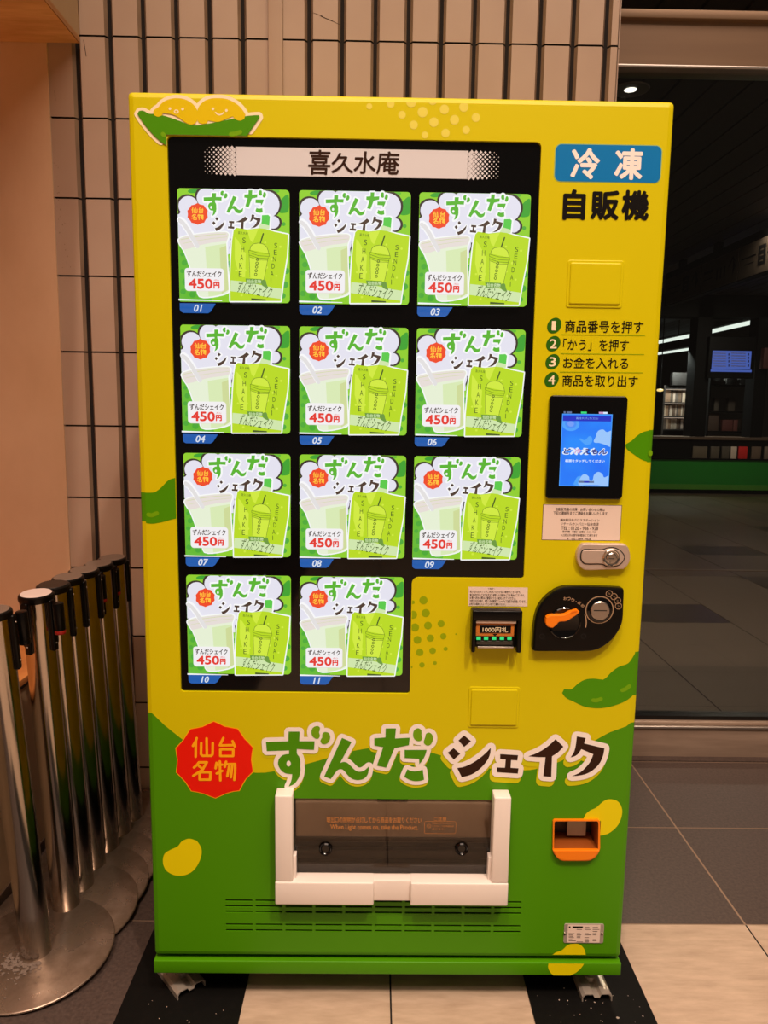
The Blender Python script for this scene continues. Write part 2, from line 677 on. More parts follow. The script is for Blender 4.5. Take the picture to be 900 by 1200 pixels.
wf.box(0.668, 0.69, 1.22, 1.28, 0.0, 6.2, 'header_steel')
win = wf.obj('window_1')
tag(win, 'shop front of steel rails and large glass panes right of the machine', kind='structure')
gp = MB()
gp.box(0.69, 4.6, 1.245, 1.255, 0.150, 2.468, 'clear_glass')
gp.obj('glass_pane', win)
gp = MB()
gp.box(0.69, 4.6, 1.245, 1.255, 2.636, 3.1, 'clear_glass')
gp.obj('glass_pane', win)
fs_ = MB()
fs_.box(0.668, 4.6, 1.165, 1.20, -0.002, 0.004, 'dark_tile')
tag(fs_.obj('trim_2'), 'narrow dark floor strip below the steel kick rail', kind='structure')

# ================================================================== VENDING MACHINE
VM = empty('vending_machine', (0, 0, 0))
tag(VM, 'yellow and green frozen shake vending machine with eleven lit product pictures', 'vending machine')
HW, ZB, ZT, CH = 0.515, 0.1115, 1.8925, 0.011
DD = 0.075                                             # door thickness

# cabinet behind the door, yellow over green
SPLIT = 0.25
cb = MB()
cb.box(-0.508, 0.508, DD + 0.006, 0.845, SPLIT, 1.885, 'yellow_film')
cb.box(-0.508, 0.508, DD + 0.006, 0.845, 0.11, SPLIT, 'green_film')
cb.obj('cabinet', VM)

for py in (132, 283, 560, 850):
    x, z = F(149, py, 0.08)
    hg = MB()
    hg.box(-0.5185, -0.5152, 0.045, 0.085, z - 0.02, z + 0.02, 'black_plastic')
    hg.obj('hinge', VM)

# wave between yellow and green (photo trace), left to right
wave_px = [(174, 836), (193, 850), (215, 867.5), (240, 884), (270, 899), (300, 905.6), (320.8, 903.8), (358, 895.6), (381.9, 888.9), (414, 880),
           (432.7, 876.7), (455, 874), (480, 876), (506, 882), (530, 889.5), (560, 898), (590, 902.6), (615.4, 902.6), (627.3, 901.3), (654, 893.3), (676, 882),
           (698, 867.3), (715, 858), (740, 847)]
wave = [F(*p) for p in wave_px]
IW = HW - CH
wave = [p for p in soft(wave, 2)[:-2] if -IW + 0.004 < p[0] < IW - 0.004]
zl, zr = F(173.6, 835.5)[1], F(740, 847)[1]
wave = [(-IW, zl)] + wave + [(IW, zr)]

# openings in the door
P_TL, P_BR, P_S = (-0.4425, 1.8155), (0.2655, 0.7195), (0.0358, 0.9690)
panel_outline = []
for (x, z, r, a0, sgn) in ((P_TL[0], 0.7195, 0.006, 180, 1), (P_S[0], 0.7195, 0.006, 270, 1), (P_S[0], P_S[1], 0.014, 180, -1),
                           (P_BR[0], P_S[1], 0.006, 270, 1), (P_BR[0], P_TL[1], 0.010, 0, 1), (P_TL[0], P_TL[1], 0.010, 90, 1)):
    if sgn > 0:
        cx = x + r if a0 in (180, 90) else x - r
        cz = z + r if a0 in (180, 270) else z - r
        panel_outline += [(cx + r * math.cos(math.radians(a0 + 90 * k / 4)), cz + r * math.sin(math.radians(a0 + 90 * k / 4))) for k in range(5)]
    else:
        cx, cz = x + r, z - r
        panel_outline += [(cx + r * math.cos(math.radians(180 - 90 * k / 4)), cz + r * math.sin(math.radians(180 - 90 * k / 4))) for k in range(5)]
a = F(343, 935.5)
b = F(577, 1036)
pick = [(a[0], b[1]), (b[0], b[1]), (b[0], a[1]), (a[0], a[1])]
a = F(649.5, 961.5)
b = F(701.5, 1006)
cup_o = rrect(a[0], b[0], b[1], a[1], (0.018, 0.018, 0.006, 0.006))
slots = []
A0, A1 = F(264, 1055), F(611, 1059)
pitch = (A1[0] - A0[0] + 0.006) / 10
zrow = [F(300, y)[1] for y in (1055.2, 1061.8, 1068.3, 1083.3, 1090)]
for z in zrow:
    for k in range(10):
        x = A0[0] + pitch * k
        slots.append(rrect(x, x + pitch - 0.006, z - 0.0025, z + 0.0021, 0.0016, 2))

door = MB()


def contour(off):
    """door outline inset by off, with the points where the printed colours change"""
    r = max(0.002, 0.008 - off * 0.5)
    L = [(-HW + off, zz) for zz in LEFT_Z]
    R = [(HW - off, zz) for zz in RIGHT_Z]
    base = rrect(-HW + off, HW - off, ZB + off, ZT - off, r, 3)
    bl, br, trr, tl = base[0:4], base[4:8], base[8:12], base[12:16]
    return bl + br + R + trr + tl + L[::-1]


LEFT_Z = [zl, F(165, 611)[1], F(165, 577)[1]]
RIGHT_Z = [zr, F(743, 815)[1], F(746, 764)[1], F(763, 541.8)[1], F(765, 504)[1]]
inner = contour(CH)
iL, iR = inner.index((-HW + CH, zl)), inner.index((HW - CH, zr))
green_poly = inner[:iR + 1] + wave[::-1][1:-1] + [inner[iL]]
lo_part = inner[:8] + [inner[iR]]
up_part = inner[iR:iL + 1]
door.poly(up_part + wave[1:-1], 0.0, 'yellow_film', [panel_outline])
door.poly(lo_part + wave[::-1][1:], 0.0, 'green_film', [pick, cup_o] + slots)
nC = len(inner)


def side_mat(p, q):
    x, z = (p[0] + q[0]) / 2, (p[2] + q[2]) / 2
    if x < 0:
        green = z < zl or LEFT_Z[1] < z < LEFT_Z[2]
    else:
        green = z < zr or RIGHT_Z[1] < z < RIGHT_Z[2] or RIGHT_Z[3] < z < RIGHT_Z[4]
    return 'green_film' if green else 'yellow_film'


rings = [[(p[0], y, p[1]) for p in contour(o)] for o, y in ((CH, 0.0), (0.0035, 0.0026), (0.001, 0.0052), (0.0, 0.009), (0.0, DD))]
for ra, rb in zip(rings, rings[1:]):
    for i in range(nC):
        j = (i + 1) % nC
        door.add([ra[i], ra[j], rb[j], rb[i]], [(0, 3, 2, 1)], side_mat(ra[i], ra[j]), True)
door.poly([(p[0], p[1]) for p in contour(0.0)][::-1], DD, 'dark_cavity')
vx0, vx1 = A0[0] - 0.01, A1[0] + 0.02
door.box(vx0, vx1, 0.009, 0.012, min(zrow) - 0.01, max(zrow) + 0.01, 'dark_cavity')
door.walls(panel_outline, 0, 0.012, 'yellow_film')
door.walls(pick, 0, 0.05, 'green_film')
door.walls(cup_o, 0, 0.02, 'green_film')
for s in slots:
    door.walls(s, 0, 0.0025, 'green_film')
DOOR = door.obj('door', VM)

# plinth rail under the door
pl = MB()
zp0, zp1 = F(500, 1142, -0.003)[1], F(500, 1127.2, -0.003)[1]
pl.box(-0.516, 0.516, -0.004, 0.06, zp0, zp1, 'green_film', 0.0025)
PLINTH = pl.obj('plinth', VM)
un = MB()
un.box(-0.5, 0.5, 0.06, 0.84, zp0, 0.11, 'dark_cavity')
un.obj('underframe', VM)


def bracket(name, cx, cy, rot):
    b_ = MB()
    prof = [(-0.034, 0.0), (-0.034, 0.012), (-0.028, 0.018), (-0.010, 0.018), (-0.006, 0.010), (0.006, 0.010), (0.010, 0.018), (0.028, 0.018), (0.034, 0.012), (0.034, 0.0)]
    n = len(prof)
    q = 0.0022
    top = prof
    bot = [(x * 0.93, max(0.0, z - q)) for x, z in prof]
    vs = [(x, -0.055, z) for x, z in top] + [(x, 0.055, z) for x, z in top] + [(x, -0.055, z) for x, z in bot] + [(x, 0.055, z) for x, z in bot]
    fs = []
    for i in range(n - 1):
        fs.append((i, i + 1, n + i + 1, n + i))
        fs.append((2 * n + i, 3 * n + i, 3 * n + i + 1, 2 * n + i + 1))
        fs.append((i, 2 * n + i, 2 * n + i + 1, i + 1))
        fs.append((n + i, n + i + 1, 3 * n + i + 1, 3 * n + i))
    b_.add(vs, fs, 'bracket_zinc')
    b_.lathe([(0.013, 0.010), (0.013, 0.022), (0.008, 0.024), (0.008, zp0 + 0.01)], 'bracket_zinc', 16)
    o = b_.obj(name, VM, (cx, cy, 0.0055))
    o.rotation_euler = (0, 0, rot)
    return o


bracket('leveling_foot', 0.466, 0.055, math.radians(2))
bracket('leveling_foot', -0.475, 0.060, math.radians(40))
bracket('leveling_foot', 0.44, 0.72, 0)
bracket('leveling_foot', -0.44, 0.72, 0)
wh = MB()
wh.lathe([(0.004, -0.012), (0.026, -0.012), (0.028, -0.006), (0.028, 0.006), (0.026, 0.012), (0.004, 0.012)], 'bracket_zinc', 24, axis='X')
wh.box(-0.015, 0.015, -0.014, 0.014, 0.0, 0.045, 'bracket_zinc', 0.002)
o = wh.obj('caster', VM, (-0.30, 0.10, 0.0335))
o.rotation_euler = (0, 0, 0.9)

# ------------------------------------------------ selection panel (black, recessed) with its pictures
PY = 0.006
sp = MB()
sp.poly(panel_outline, PY, 'black_gloss')
SEL = sp.obj('selection_panel', VM)

# logo glyphs, photo trace in photo pixels
def tr_(ox, oy, s, pts):
    return [(ox + a / s, oy + b / s) for a, b in pts]


cA = lambda p: tr_(300, 840, 8.182, p)
cB = lambda p: tr_(400, 840, 7.5, p)
cC = lambda p: tr_(510, 840, 7.826, p)
cD = lambda p: tr_(610, 840, 7.5, p)
GL = {}
GL['zu'] = [smooth(cA([(97, 237), (312, 230), (314, 138), (419, 138), (416, 230), (563, 230), (557, 312), (392, 303), (395, 350), (415, 380), (425, 420), (425, 470), (428, 500), (418, 560), (395, 605), (365, 640), (315, 665), (335, 620), (345, 580), (348, 545), (320, 543), (280, 535), (240, 505), (215, 460), (213, 430), (225, 395), (255, 365), (290, 355), (318, 352), (318, 318), (104, 325)])),
            soft(cA([(560, 92), (590, 85), (612, 98), (612, 125), (605, 145), (612, 165), (610, 190), (590, 207), (560, 198), (538, 175), (532, 140), (540, 110)])),
            soft(cA([(668, 142), (695, 150), (711, 180), (710, 210), (695, 240), (665, 258), (635, 255), (620, 235), (622, 215), (635, 195), (636, 165), (648, 148)]))]
GL['zu_hole'] = [soft(cA([(294, 444), (300, 424), (314, 416), (328, 424), (335, 444), (328, 464), (314, 472), (300, 464)]))]
GL['n'] = [smooth([(400.8, 864.2), (412, 869.1), (398.4, 893.8), (402.7, 892.3), (406.7, 893.3), (410.7, 896.7), (414.7, 900.7), (418.7, 903.3), (422.7, 903.7), (427.3, 902), (432.3, 897.6), (432, 902.7), (430.4, 908), (426, 912), (419.3, 913.6), (412.7, 912), (408, 908.3), (404, 903.3), (401.4, 901.2), (398.4, 900.7), (395.3, 902.3), (392.3, 906), (387.6, 912.4), (380, 909.3)])]
GL['da'] = [smooth(cB([(390, 98), (480, 98), (472, 187), (600, 180), (594, 245), (468, 270), (395, 442), (313, 425), (368, 262), (290, 248), (290, 185), (388, 178)])),
            smooth(cB([(556, 287), (750, 287), (738, 330), (715, 375), (685, 412), (683, 365), (556, 358)])),
            smooth(cB([(580, 457), (610, 470), (650, 475), (690, 468), (715, 460), (727, 548), (690, 558), (640, 560), (590, 545), (553, 522)])),
            soft(cB([(670, 97), (700, 110), (705, 135), (705, 160), (712, 185), (695, 208), (665, 208), (640, 190), (630, 155), (640, 115)])),
            soft(cB([(770, 135), (795, 150), (805, 185), (795, 225), (770, 248), (740, 243), (724, 220), (730, 195), (738, 170), (745, 145)]))]
GL['shi'] = [cC([(264, 167), (327, 220), (264, 272), (212, 213)]), cC([(168, 283), (228, 335), (170, 387), (115, 325)]),
             smooth(cC([(200, 465), (260, 455), (330, 425), (400, 380), (460, 330), (508, 280), (503, 330), (485, 380), (450, 430), (400, 480), (330, 525), (243, 550)]))]
GL['e'] = [cC([(594, 338), (758, 348), (752, 395), (695, 392), (690, 464), (762, 468), (756, 516), (564, 503), (566, 460), (638, 463), (645, 387), (594, 382)])]
GL['i'] = [smooth(cD([(305, 193), (375, 258), (330, 305), (275, 343), (268, 523), (198, 517), (218, 350), (160, 350), (68, 343), (140, 315), (210, 275), (265, 232)]))]
GL['ku'] = [smooth(cD([(492, 168), (570, 182), (556, 230), (735, 273), (725, 330), (695, 400), (645, 455), (580, 495), (510, 512), (450, 517), (520, 485), (570, 440), (610, 390), (637, 325), (532, 280), (505, 320), (475, 342), (437, 353), (465, 310), (482, 250)]))]
STAR = tr_(200, 840, 8.571, [(433, 48), (485, 70), (540, 98), (605, 110), (672, 122), (705, 168), (740, 220), (780, 262), (825, 310), (813, 370), (808, 430), (816, 490), (825, 548), (785, 588), (750, 625), (718, 680), (688, 738), (625, 746), (565, 762), (505, 788), (450, 812), (390, 790), (330, 766), (270, 752), (210, 742), (180, 695), (150, 650), (105, 602), (60, 555), (68, 490), (72, 430), (63, 370), (55, 315), (92, 276), (130, 235), (165, 178), (200, 125), (260, 114), (320, 102), (378, 74)])
STAR_STROKES = [[(262, 212), (252, 245), (225, 290)], [(254, 250), (252, 400)], [(308, 262), (305, 375), (320, 390), (408, 390), (422, 375), (424, 262)], [(362, 215), (364, 385)],
                [(530, 210), (495, 285), (640, 282)], [(622, 242), (645, 297)], [(500, 325), (630, 325), (628, 392), (500, 392), (500, 325)],
                [(285, 455), (268, 480), (235, 508)], [(290, 455), (365, 455), (320, 530), (228, 590)], [(285, 492), (318, 518)], [(292, 555), (400, 555), (398, 628), (292, 628), (292, 555)],
                [(462, 460), (452, 515)], [(455, 480), (520, 478)], [(495, 445), (500, 635)], [(464, 566), (520, 540)], [(558, 448), (545, 500)], [(560, 472), (648, 472), (648, 550), (640, 630)],
                [(590, 485), (570, 595)], [(620, 485), (605, 605)]]
STAR_STROKES = [tr_(200, 840, 8.571, s) for s in STAR_STROKES]


def to_front(pts, dx=0, dy=0):
    return [F(a + dx, b + dy) for a, b in pts]


# ---- one product picture, drawn in its own units from the photo (crop of picture 01)
CW, CHh = 0.2135, 0.2095
E_ = {}


def em(name, rgb, k=1.0):
    E_[name] = mat('lit_' + name, rgb, emit=k)
    return 'lit_' + name


c_bg = em('lime', (140, 205, 40))
c_bg2 = em('lime_deep', (96, 184, 48))
c_dot = em('dot_green', (72, 168, 52))
c_leaf = em('leaf_green', (52, 160, 44))
c_dark = em('outline', (52, 46, 36))
c_white = em('white', (226, 225, 238))
c_white2 = em('bright_white', (246, 246, 248))
c_lg = em('logo_green', (84, 178, 44))
c_br = em('logo_brown', (70, 52, 42))
c_red = em('red', (236, 70, 34))
c_star = em('star_text', (255, 196, 60))
c_cup1 = em('cup_rim', (228, 219, 214))
c_cup2 = em('shake_pale', (228, 238, 212))
c_cup3 = em('shake', (214, 232, 180))
c_cup4 = em('shake_shade', (204, 216, 152))
c_straw = em('straw', (224, 222, 222))
c_p1 = em('pouch', (182, 216, 28))
c_p2 = em('pouch_light', (206, 232, 62))
c_p3 = em('pouch_band', (206, 228, 172))
c_cap = em('pouch_cap', (84, 200, 72))
c_ink = em('pouch_ink', (62, 88, 26))
c_tag = em('price_tag', (240, 238, 240))
c_pr = em('price_red', (226, 52, 44))
c_txt = em('price_text', (60, 50, 44))
c_pb = em('pouch_badge', (104, 150, 60))


def card_px(u, v):
    return F(200 + u / 6.207, 215 + v / 6.207, PY)


c0a, c0b = F(207.3, 220.5, PY), F(336.5, 355.5, PY)
CC = (-0.3205, 1.6165)


def K(pts):
    """crop of picture 01 -> the picture's own plane (its own drawing, squared up)"""
    out = []
    for u, v in pts:
        x, z = card_px(u, v)
        out.append((max(-CW / 2 + 0.0004, min(CW / 2 - 0.0004, x - CC[0])), max(-CHh / 2 + 0.0004, min(CHh / 2 - 0.0004, z - CC[1]))))
    return out


def k1(u, v):
    return K([(u, v)])[0]


def glyph_to(keys, box):
    """logo glyph fitted into a box of the picture crop"""
    src = [p for k in keys for g_ in GL[k] for p in g_]
    ax, bx = min(p[0] for p in src), max(p[0] for p in src)
    ay, by = min(p[1] for p in src), max(p[1] for p in src)
    u0, v0, u1, v1 = box
    return [K([(u0 + (p[0] - ax) / (bx - ax) * (u1 - u0), v0 + (p[1] - ay) / (by - ay) * (v1 - v0)) for p in g_]) for k in keys for g_ in GL[k]]


def circ(u, v, r, n=22, sq=1.0):
    return [(u + r * math.cos(2 * math.pi * k / n), v + sq * r * math.sin(2 * math.pi * k / n)) for k in range(n)]


LY = [0.0]


def ly():
    LY[0] -= 0.00012
    return LY[0]


cd_ = MB()
cd_.prism(rrect(-CW / 2, CW / 2, -CHh / 2, CHh / 2, (0.001, 0.007, 0.007, 0.006)), 0.0, 0.0035, c_bg)
y = ly()
cd_.poly(K([(58, 420), (250, 420), (300, 900), (58, 900)]), y, c_bg2)
y = ly()
for u, v, r in ((100, 580, 20), (140, 640, 22), (85, 640, 16), (110, 720, 26), (160, 810, 24), (90, 790, 20), (430, 590, 22), (432, 700, 18), (840, 640, 22), (815, 820, 20), (830, 740, 24), (750, 60, 16), (820, 300, 14), (200, 700, 18), (84, 520, 14)):
    cd_.poly(K(circ(u, v, r)), y, c_dot)
    y -= 4e-6
y = ly()
cd_.poly(K(soft([(125, 65), (150, 45), (215, 36), (205, 60), (170, 75)])), y, c_leaf)
cd_.poly(K(soft([(785, 215), (770, 180), (800, 125), (856, 90), (856, 205), (825, 220)])), y, c_leaf)
cd_.poly(K(soft([(700, 38), (745, 30), (790, 60), (760, 75), (720, 62)])), y - 4e-6, c_bg2)
cloud = [(128, 168, 74), (150, 270, 100), (262, 108, 76), (255, 300, 120), (410, 100, 110), (450, 250, 160), (570, 110, 110), (690, 160, 103), (745, 288, 48), (640, 280, 110), (330, 420, 110), (110, 400, 40)]
y = ly()
for u, v, r in cloud:
    cd_.poly(K(circ(u + 7 * (u - 430) / 300, v + 7 * (v - 260) / 160, r + 7, 26)), y, c_dark)
    y -= 4e-6
cd_.poly(K([(48, 230), (400, 120), (410, 520), (430, 520), (48, 410)]), y, c_dark)
y = ly()
for u, v, r in cloud:
    cd_.poly(K(circ(u, v, r - 3, 26)), y, c_white)
    y -= 4e-6
cd_.poly(K([(48, 230), (400, 120), (430, 515), (420, 520), (48, 398)]), y, c_white)
y = ly()
# red badge
sx = [p[0] for p in STAR]
sy = [p[1] for p in STAR]
mapS = lambda p: (122 + (p[0] - min(sx)) / (max(sx) - min(sx)) * 148, 148 + (p[1] - min(sy)) / (max(sy) - min(sy)) * 158)
cd_.poly(K([mapS(p) for p in STAR]), y, c_red)
y = ly()
for s in STAR_STROKES:
    cd_.stroke(K([mapS(p) for p in s]), 0.0016, y, c_star, seg=6)
    y -= 3e-5
# logo
y = ly()
for keys, box in ((('zu',), (242, 62, 415, 244)), (('n',), (408, 98, 528, 226)), (('da',), (537, 58, 694, 222))):
    for g_ in glyph_to(keys, box):
        cd_.halo(g_, 0.0032, y, c_white2)
        y -= 3e-4
y2 = y - 1e-4
for keys, box in ((('zu',), (242, 62, 415, 244)), (('n',), (408, 98, 528, 226)), (('da',), (537, 58, 694, 222))):
    for g_ in glyph_to(keys, box):
        cd_.poly(g_, y2, c_lg)
        y2 -= 4e-6
u0, v0 = 242, 62
cd_.poly(K(circ(297, 182, 8, 10, 1.3)), y2 - 5e-5, c_white2)
y2 -= 1e-4
SK = ((('shi',), (308, 256, 396, 358)), (('e',), (422, 284, 468, 342)), (('i',), (474, 252, 566, 342)), (('ku',), (578, 238, 658, 338)))
for keys, box in SK:
    for g_ in glyph_to(keys, box):
        cd_.halo(g_, 0.0022, y2, c_white2)
        y2 -= 1e-4
y2 -= 2e-4
SKY = y2
LY[0] = y2 - 1e-4
# cup with straw
y = ly()
cup = soft([(62, 425), (75, 405), (150, 385), (280, 368), (400, 362), (424, 375), (422, 400), (408, 440), (412, 560), (420, 700), (425, 780), (415, 800), (350, 820), (270, 832), (215, 825), (200, 790), (170, 690), (140, 590), (105, 500), (85, 470)], 2)
cd_.halo(K(cup), 0.0022, y, c_white2)
y -= 4e-4
cd_.stroke(K([(74, 274), (97, 291), (130, 340), (165, 400), (205, 470)]), 0.0125, y, c_white2)
LY[0] = y - 2e-4
y = ly()
cd_.poly(K(cup), y, c_cup2)
y = ly()
cd_.poly(K(soft([(66, 425), (78, 408), (150, 388), (280, 371), (400, 365), (420, 376), (418, 398), (408, 425), (300, 440), (200, 462), (100, 490), (84, 462)], 2)), y, c_cup1)
cd_.poly(K([(255, 470), (408, 445), (412, 560), (420, 700), (424, 780), (350, 818), (280, 828)]), y - 2e-5, c_cup3)
cd_.poly(K([(360, 480), (408, 460), (412, 560), (420, 700), (424, 780), (375, 810)]), y - 4e-5, c_cup4)
y = ly()
cd_.stroke(K([(80, 418), (180, 398), (300, 382), (405, 376)]), 0.0009, y, c_cup4, seg=6)
cd_.stroke(K([(92, 446), (200, 425), (310, 408), (414, 398)]), 0.0006, y - 4e-5, c_cup4, seg=6)
y = ly()
cd_.stroke(K([(70, 279), (95, 297), (130, 345), (165, 405), (200, 465)]), 0.0075, y, c_straw)
cd_.stroke(K([(64, 305), (85, 318), (115, 360), (150, 415), (190, 478)]), 0.0010, y - 6e-5, c_white2)
LY[0] = y - 2e-4
# pouch
y = ly()
pouch = [(462, 352), (480, 332), (560, 345), (650, 335), (655, 330), (760, 362), (855, 382), (852, 440), (846, 540), (830, 640), (815, 740), (800, 862), (438, 862), (436, 700), (442, 560), (450, 430)]
cd_.halo(K(pouch), 0.0024, y, c_white2)
LY[0] = y - 3e-4
y = ly()
cd_.halo(K([(668, 240), (715, 238), (728, 250), (722, 335), (655, 330), (662, 290)]), 0.0022, y, c_white2)
LY[0] = y - 2e-4
y = ly()
cd_.poly(K(pouch), y, c_p1)
y = ly()
cd_.poly(K([(666, 242), (712, 240), (724, 252), (718, 335), (655, 325), (664, 290)]), y, c_cap)
cd_.poly(K([(655, 300), (722, 318), (718, 345), (640, 335)]), y - 2e-5, c_p3)
cd_.poly(K([(470, 400), (490, 420), (550, 520), (545, 690), (505, 690), (470, 560)]), y - 4e-5, c_p2)
cd_.poly(K([(560, 350), (640, 340), (600, 440), (580, 420)]), y - 6e-5, c_p2)
for q, (u, v, r) in enumerate(((600, 390, 9), (690, 440, 8), (490, 520, 11), (545, 640, 10), (740, 560, 10), (770, 680, 8), (700, 620, 10), (480, 640, 8), (520, 820, 9), (600, 640, 8), (800, 470, 9), (640, 780, 8))):
    cd_.poly(K(circ(u, v, r, 10)), y - 8e-5 - q * 2e-6, c_p2)
y = ly()
band = [(441, 712), (540, 722), (640, 742), (740, 764), (812, 775), (802, 846), (700, 832), (560, 806), (438, 790)]
cd_.poly(K(band), y, c_p3)
# drink drawn on the pouch
y = ly()
cd_.stroke(K([(676, 376), (655, 445)]), 0.0026, y, c_ink)
dome = [(580, 492), (585, 468), (605, 450), (640, 444), (675, 450), (700, 470), (712, 500), (716, 520)]
cd_.poly(K(dome), y - 6e-5, c_p2)
y = ly()
cd_.stroke(K(dome), 0.0008, y, c_ink, seg=6)
y = ly()
cd_.poly(K([(572, 545), (710, 568), (680, 715), (576, 695)]), y, c_p2)
y = ly()
for s in ([(572, 495), (640, 515), (718, 520), (720, 540), (640, 535), (572, 512), (572, 495)], [(574, 530), (640, 552), (712, 556)], [(574, 520), (580, 692)], [(712, 545), (682, 705)], [(580, 545), (640, 566), (706, 568)]):
    cd_.stroke(K(s), 0.0007, y, c_ink, seg=6)
    y -= 4e-5
for q in range(5):
    cd_.stroke(K(circ(634 - q * 3, 562 + q * 27, 9, 8)), 0.0012, y, c_ink, closed=True, seg=6)
    y -= 4e-5
LY[0] = y - 1e-4
y = ly()
cd_.poly(K([(548, 700), (665, 705), (668, 738), (556, 738)]), y, c_pb)
cd_.poly(K(soft([(665, 715), (690, 710), (700, 740), (706, 765), (680, 758), (664, 742)])), y - 3e-5, c_pb)
y = ly()


def ctext(body, u0, v0, u1, v1, yy, m, bold=0.0, shear=0.0, rot=0.0):
    a_, b_ = k1(u0, v1), k1(u1, v0)
    text(cd_, body, a_[0], b_[0], a_[1], b_[1], yy, m, bold, shear, rot=rot)


ctext('仙台名物', 562, 708, 660, 734, y, c_p3, 0.02, rot=-0.03)
for ch, u, v in (('S', 538, 425), ('H', 528, 488), ('A', 521, 548), ('K', 515, 608), ('E', 511, 668)):
    ctext(ch, u - 11, v - 20, u + 11, v + 20, y, c_ink)
for ch, u, v in (('S', 767, 462), ('E', 764, 512), ('N', 757, 560), ('D', 748, 610), ('A', 740, 665), ('I', 732, 712)):
    ctext(ch, u - (11 if ch != 'I' else 2), v - 18, u + (11 if ch != 'I' else 2), v + 18, y, c_ink)
ctext('喜久水庵', 494, 362, 566, 382, y, c_ink, 0.0, rot=-0.08)
ctext('ずんだシェイク', 492, 738, 738, 822, y, c_ink, -0.012, 0.15, rot=-0.17)
cd_.poly(K([(590, 842), (695, 850), (695, 860), (590, 858)]), y, c_ink)
y = ly()
for keys, box in SK:
    for g_ in glyph_to(keys, box):
        cd_.poly(g_, y, c_br)
        y -= 4e-6
# price tag
y = ly()
tg = rrect(*(lambda a_, b_: (a_[0], b_[0], a_[1], b_[1]))(k1(113, 786), k1(392, 628)), 0.0055)
cd_.poly([(p[0] + 0.0008, p[1] - 0.001) for p in tg], y, c_cup1)
y = ly()
cd_.poly(tg, y, c_tag)
y = ly()
ctext('ずんだシェイク', 126, 646, 376, 688, y, c_txt, 0.022)
ctext('450', 138, 702, 312, 774, y, c_pr, 0.032)
ctext('円', 318, 726, 362, 774, y, c_pr, 0.05)
ctext('(税込)', 322, 706, 358, 721, y, c_pr, 0.0)
y = ly()
cd_.poly(K([(66, 846), (380, 858), (380, 868), (66, 862)]), y, c_white2)
CARD0 = cd_

COLS = (-0.3195, -0.0872, 0.1430)
ROWS = (1.6168, 1.3632, 1.1127, 0.8632)
proto = None
for n in range(11):
    r, c = divmod(n, 3)
    loc = (COLS[c], PY - 0.0036, ROWS[r])
    if proto is None:
        proto = cd_.obj('product_picture', SEL, loc)
    else:
        q = proto.copy()
        COL.objects.link(q)
        q.parent = SEL
        q.location = loc
mat('lit_tab_blue', (4, 92, 178), emit=0.9)
mat('lit_tab_white', (225, 232, 245), emit=0.9)
for n in range(11):
    r, c = divmod(n, 3)
    t = MB()
    x0, z1 = -CW / 2, -CHh / 2 - 0.0035
    t.prism([(x0 + 0.006, z1 - 0.018), (x0 + 0.054, z1 - 0.018), (x0 + 0.059, z1 - 0.015), (x0 + 0.069, z1), (x0, z1), (x0, z1 - 0.012), (x0 + 0.002, z1 - 0.016)], 0, 0.0035, 'lit_tab_blue')
    tv_ = text_mesh('%02d' % (n + 1))[0]
    hw = 0.5 * 0.0138 * (max(p[0] for p in tv_) - min(p[0] for p in tv_)) / (max(p[1] for p in tv_) - min(p[1] for p in tv_))
    text(t, '%02d' % (n + 1), x0 + 0.035 - hw, x0 + 0.035 + hw, z1 - 0.0160, z1 - 0.0022, -0.0003, 'lit_tab_white', 0.02, 0.22)
    t.obj('number_tab', SEL, (COLS[c], PY - 0.0036, ROWS[r]))

# sign strip over the pictures
mat('sign_white', (214, 214, 220), 0.35)
ss = MB()
a, b = F(276, 172, PY), F(548, 210, PY)
ss.poly([(a[0], b[1]), (b[0], b[1]), (b[0], a[1]), (a[0], a[1])], PY - 0.0008, 'sign_white')
q = 0.0043
nz = round((a[1] - b[1]) / q)
for side in (0, 1):
    for i in range(14):
        for j in range(nz):
            if (i + j) % 2:
                continue
            x = (a[0] - (i + 0.5) * q) if side == 0 else (b[0] + (i + 0.5) * q)
            z = b[1] + (j + 0.5) * (a[1] - b[1]) / nz
            edge = abs((j + 0.5) / nz - 0.5) * 2
            s = q * (0.98 - 0.055 * i - (0.25 * edge ** 4 if i > 9 else 0))
            if s > q * 0.12:
                ss.poly([(x - s, z), (x, z - s), (x + s, z), (x, z + s)], PY - 0.0008, 'sign_white')
for ch, u0, v0, u1, v1 in (('喜', 120, 62, 268, 224), ('久', 272, 82, 420, 214), ('水', 420, 72, 568, 218), ('庵', 570, 72, 722, 222)):
    p, r_ = F(340 + u0 / 5.625, 165 + v1 / 5.625, PY), F(340 + u1 / 5.625, 165 + v0 / 5.625, PY)
    text(ss, ch, p[0], r_[0], p[1], r_[1], PY - 0.0014, 'print_brown', 0.014, 0.05)
ss.obj('sign_strip', SEL)

# ------------------------------------------------ prints on the door
def emb(mb, px0, py0, px1, py1):
    """blank square cover: raised pad inside a shallow groove line"""
    a_, b_ = F(px0, py0), F(px1, py1)
    o_ = rrect(a_[0], b_[0], b_[1], a_[1], 0.005)
    mb.prism(o_, -0.0016, 0.0, 'yellow_film', 0.0015)
    i_ = rrect(a_[0] + 0.005, b_[0] - 0.005, b_[1] + 0.006, a_[1] - 0.005, 0.004)
    mb.prism(i_, -0.0042, -0.0012, 'yellow_film', 0.0024)


for box in ((665.5, 304.5, 728.5, 361.5), (549.5, 804.5, 607.5, 853)):
    e = MB()
    emb(e, *box)
    e.obj('blank_cover', VM)

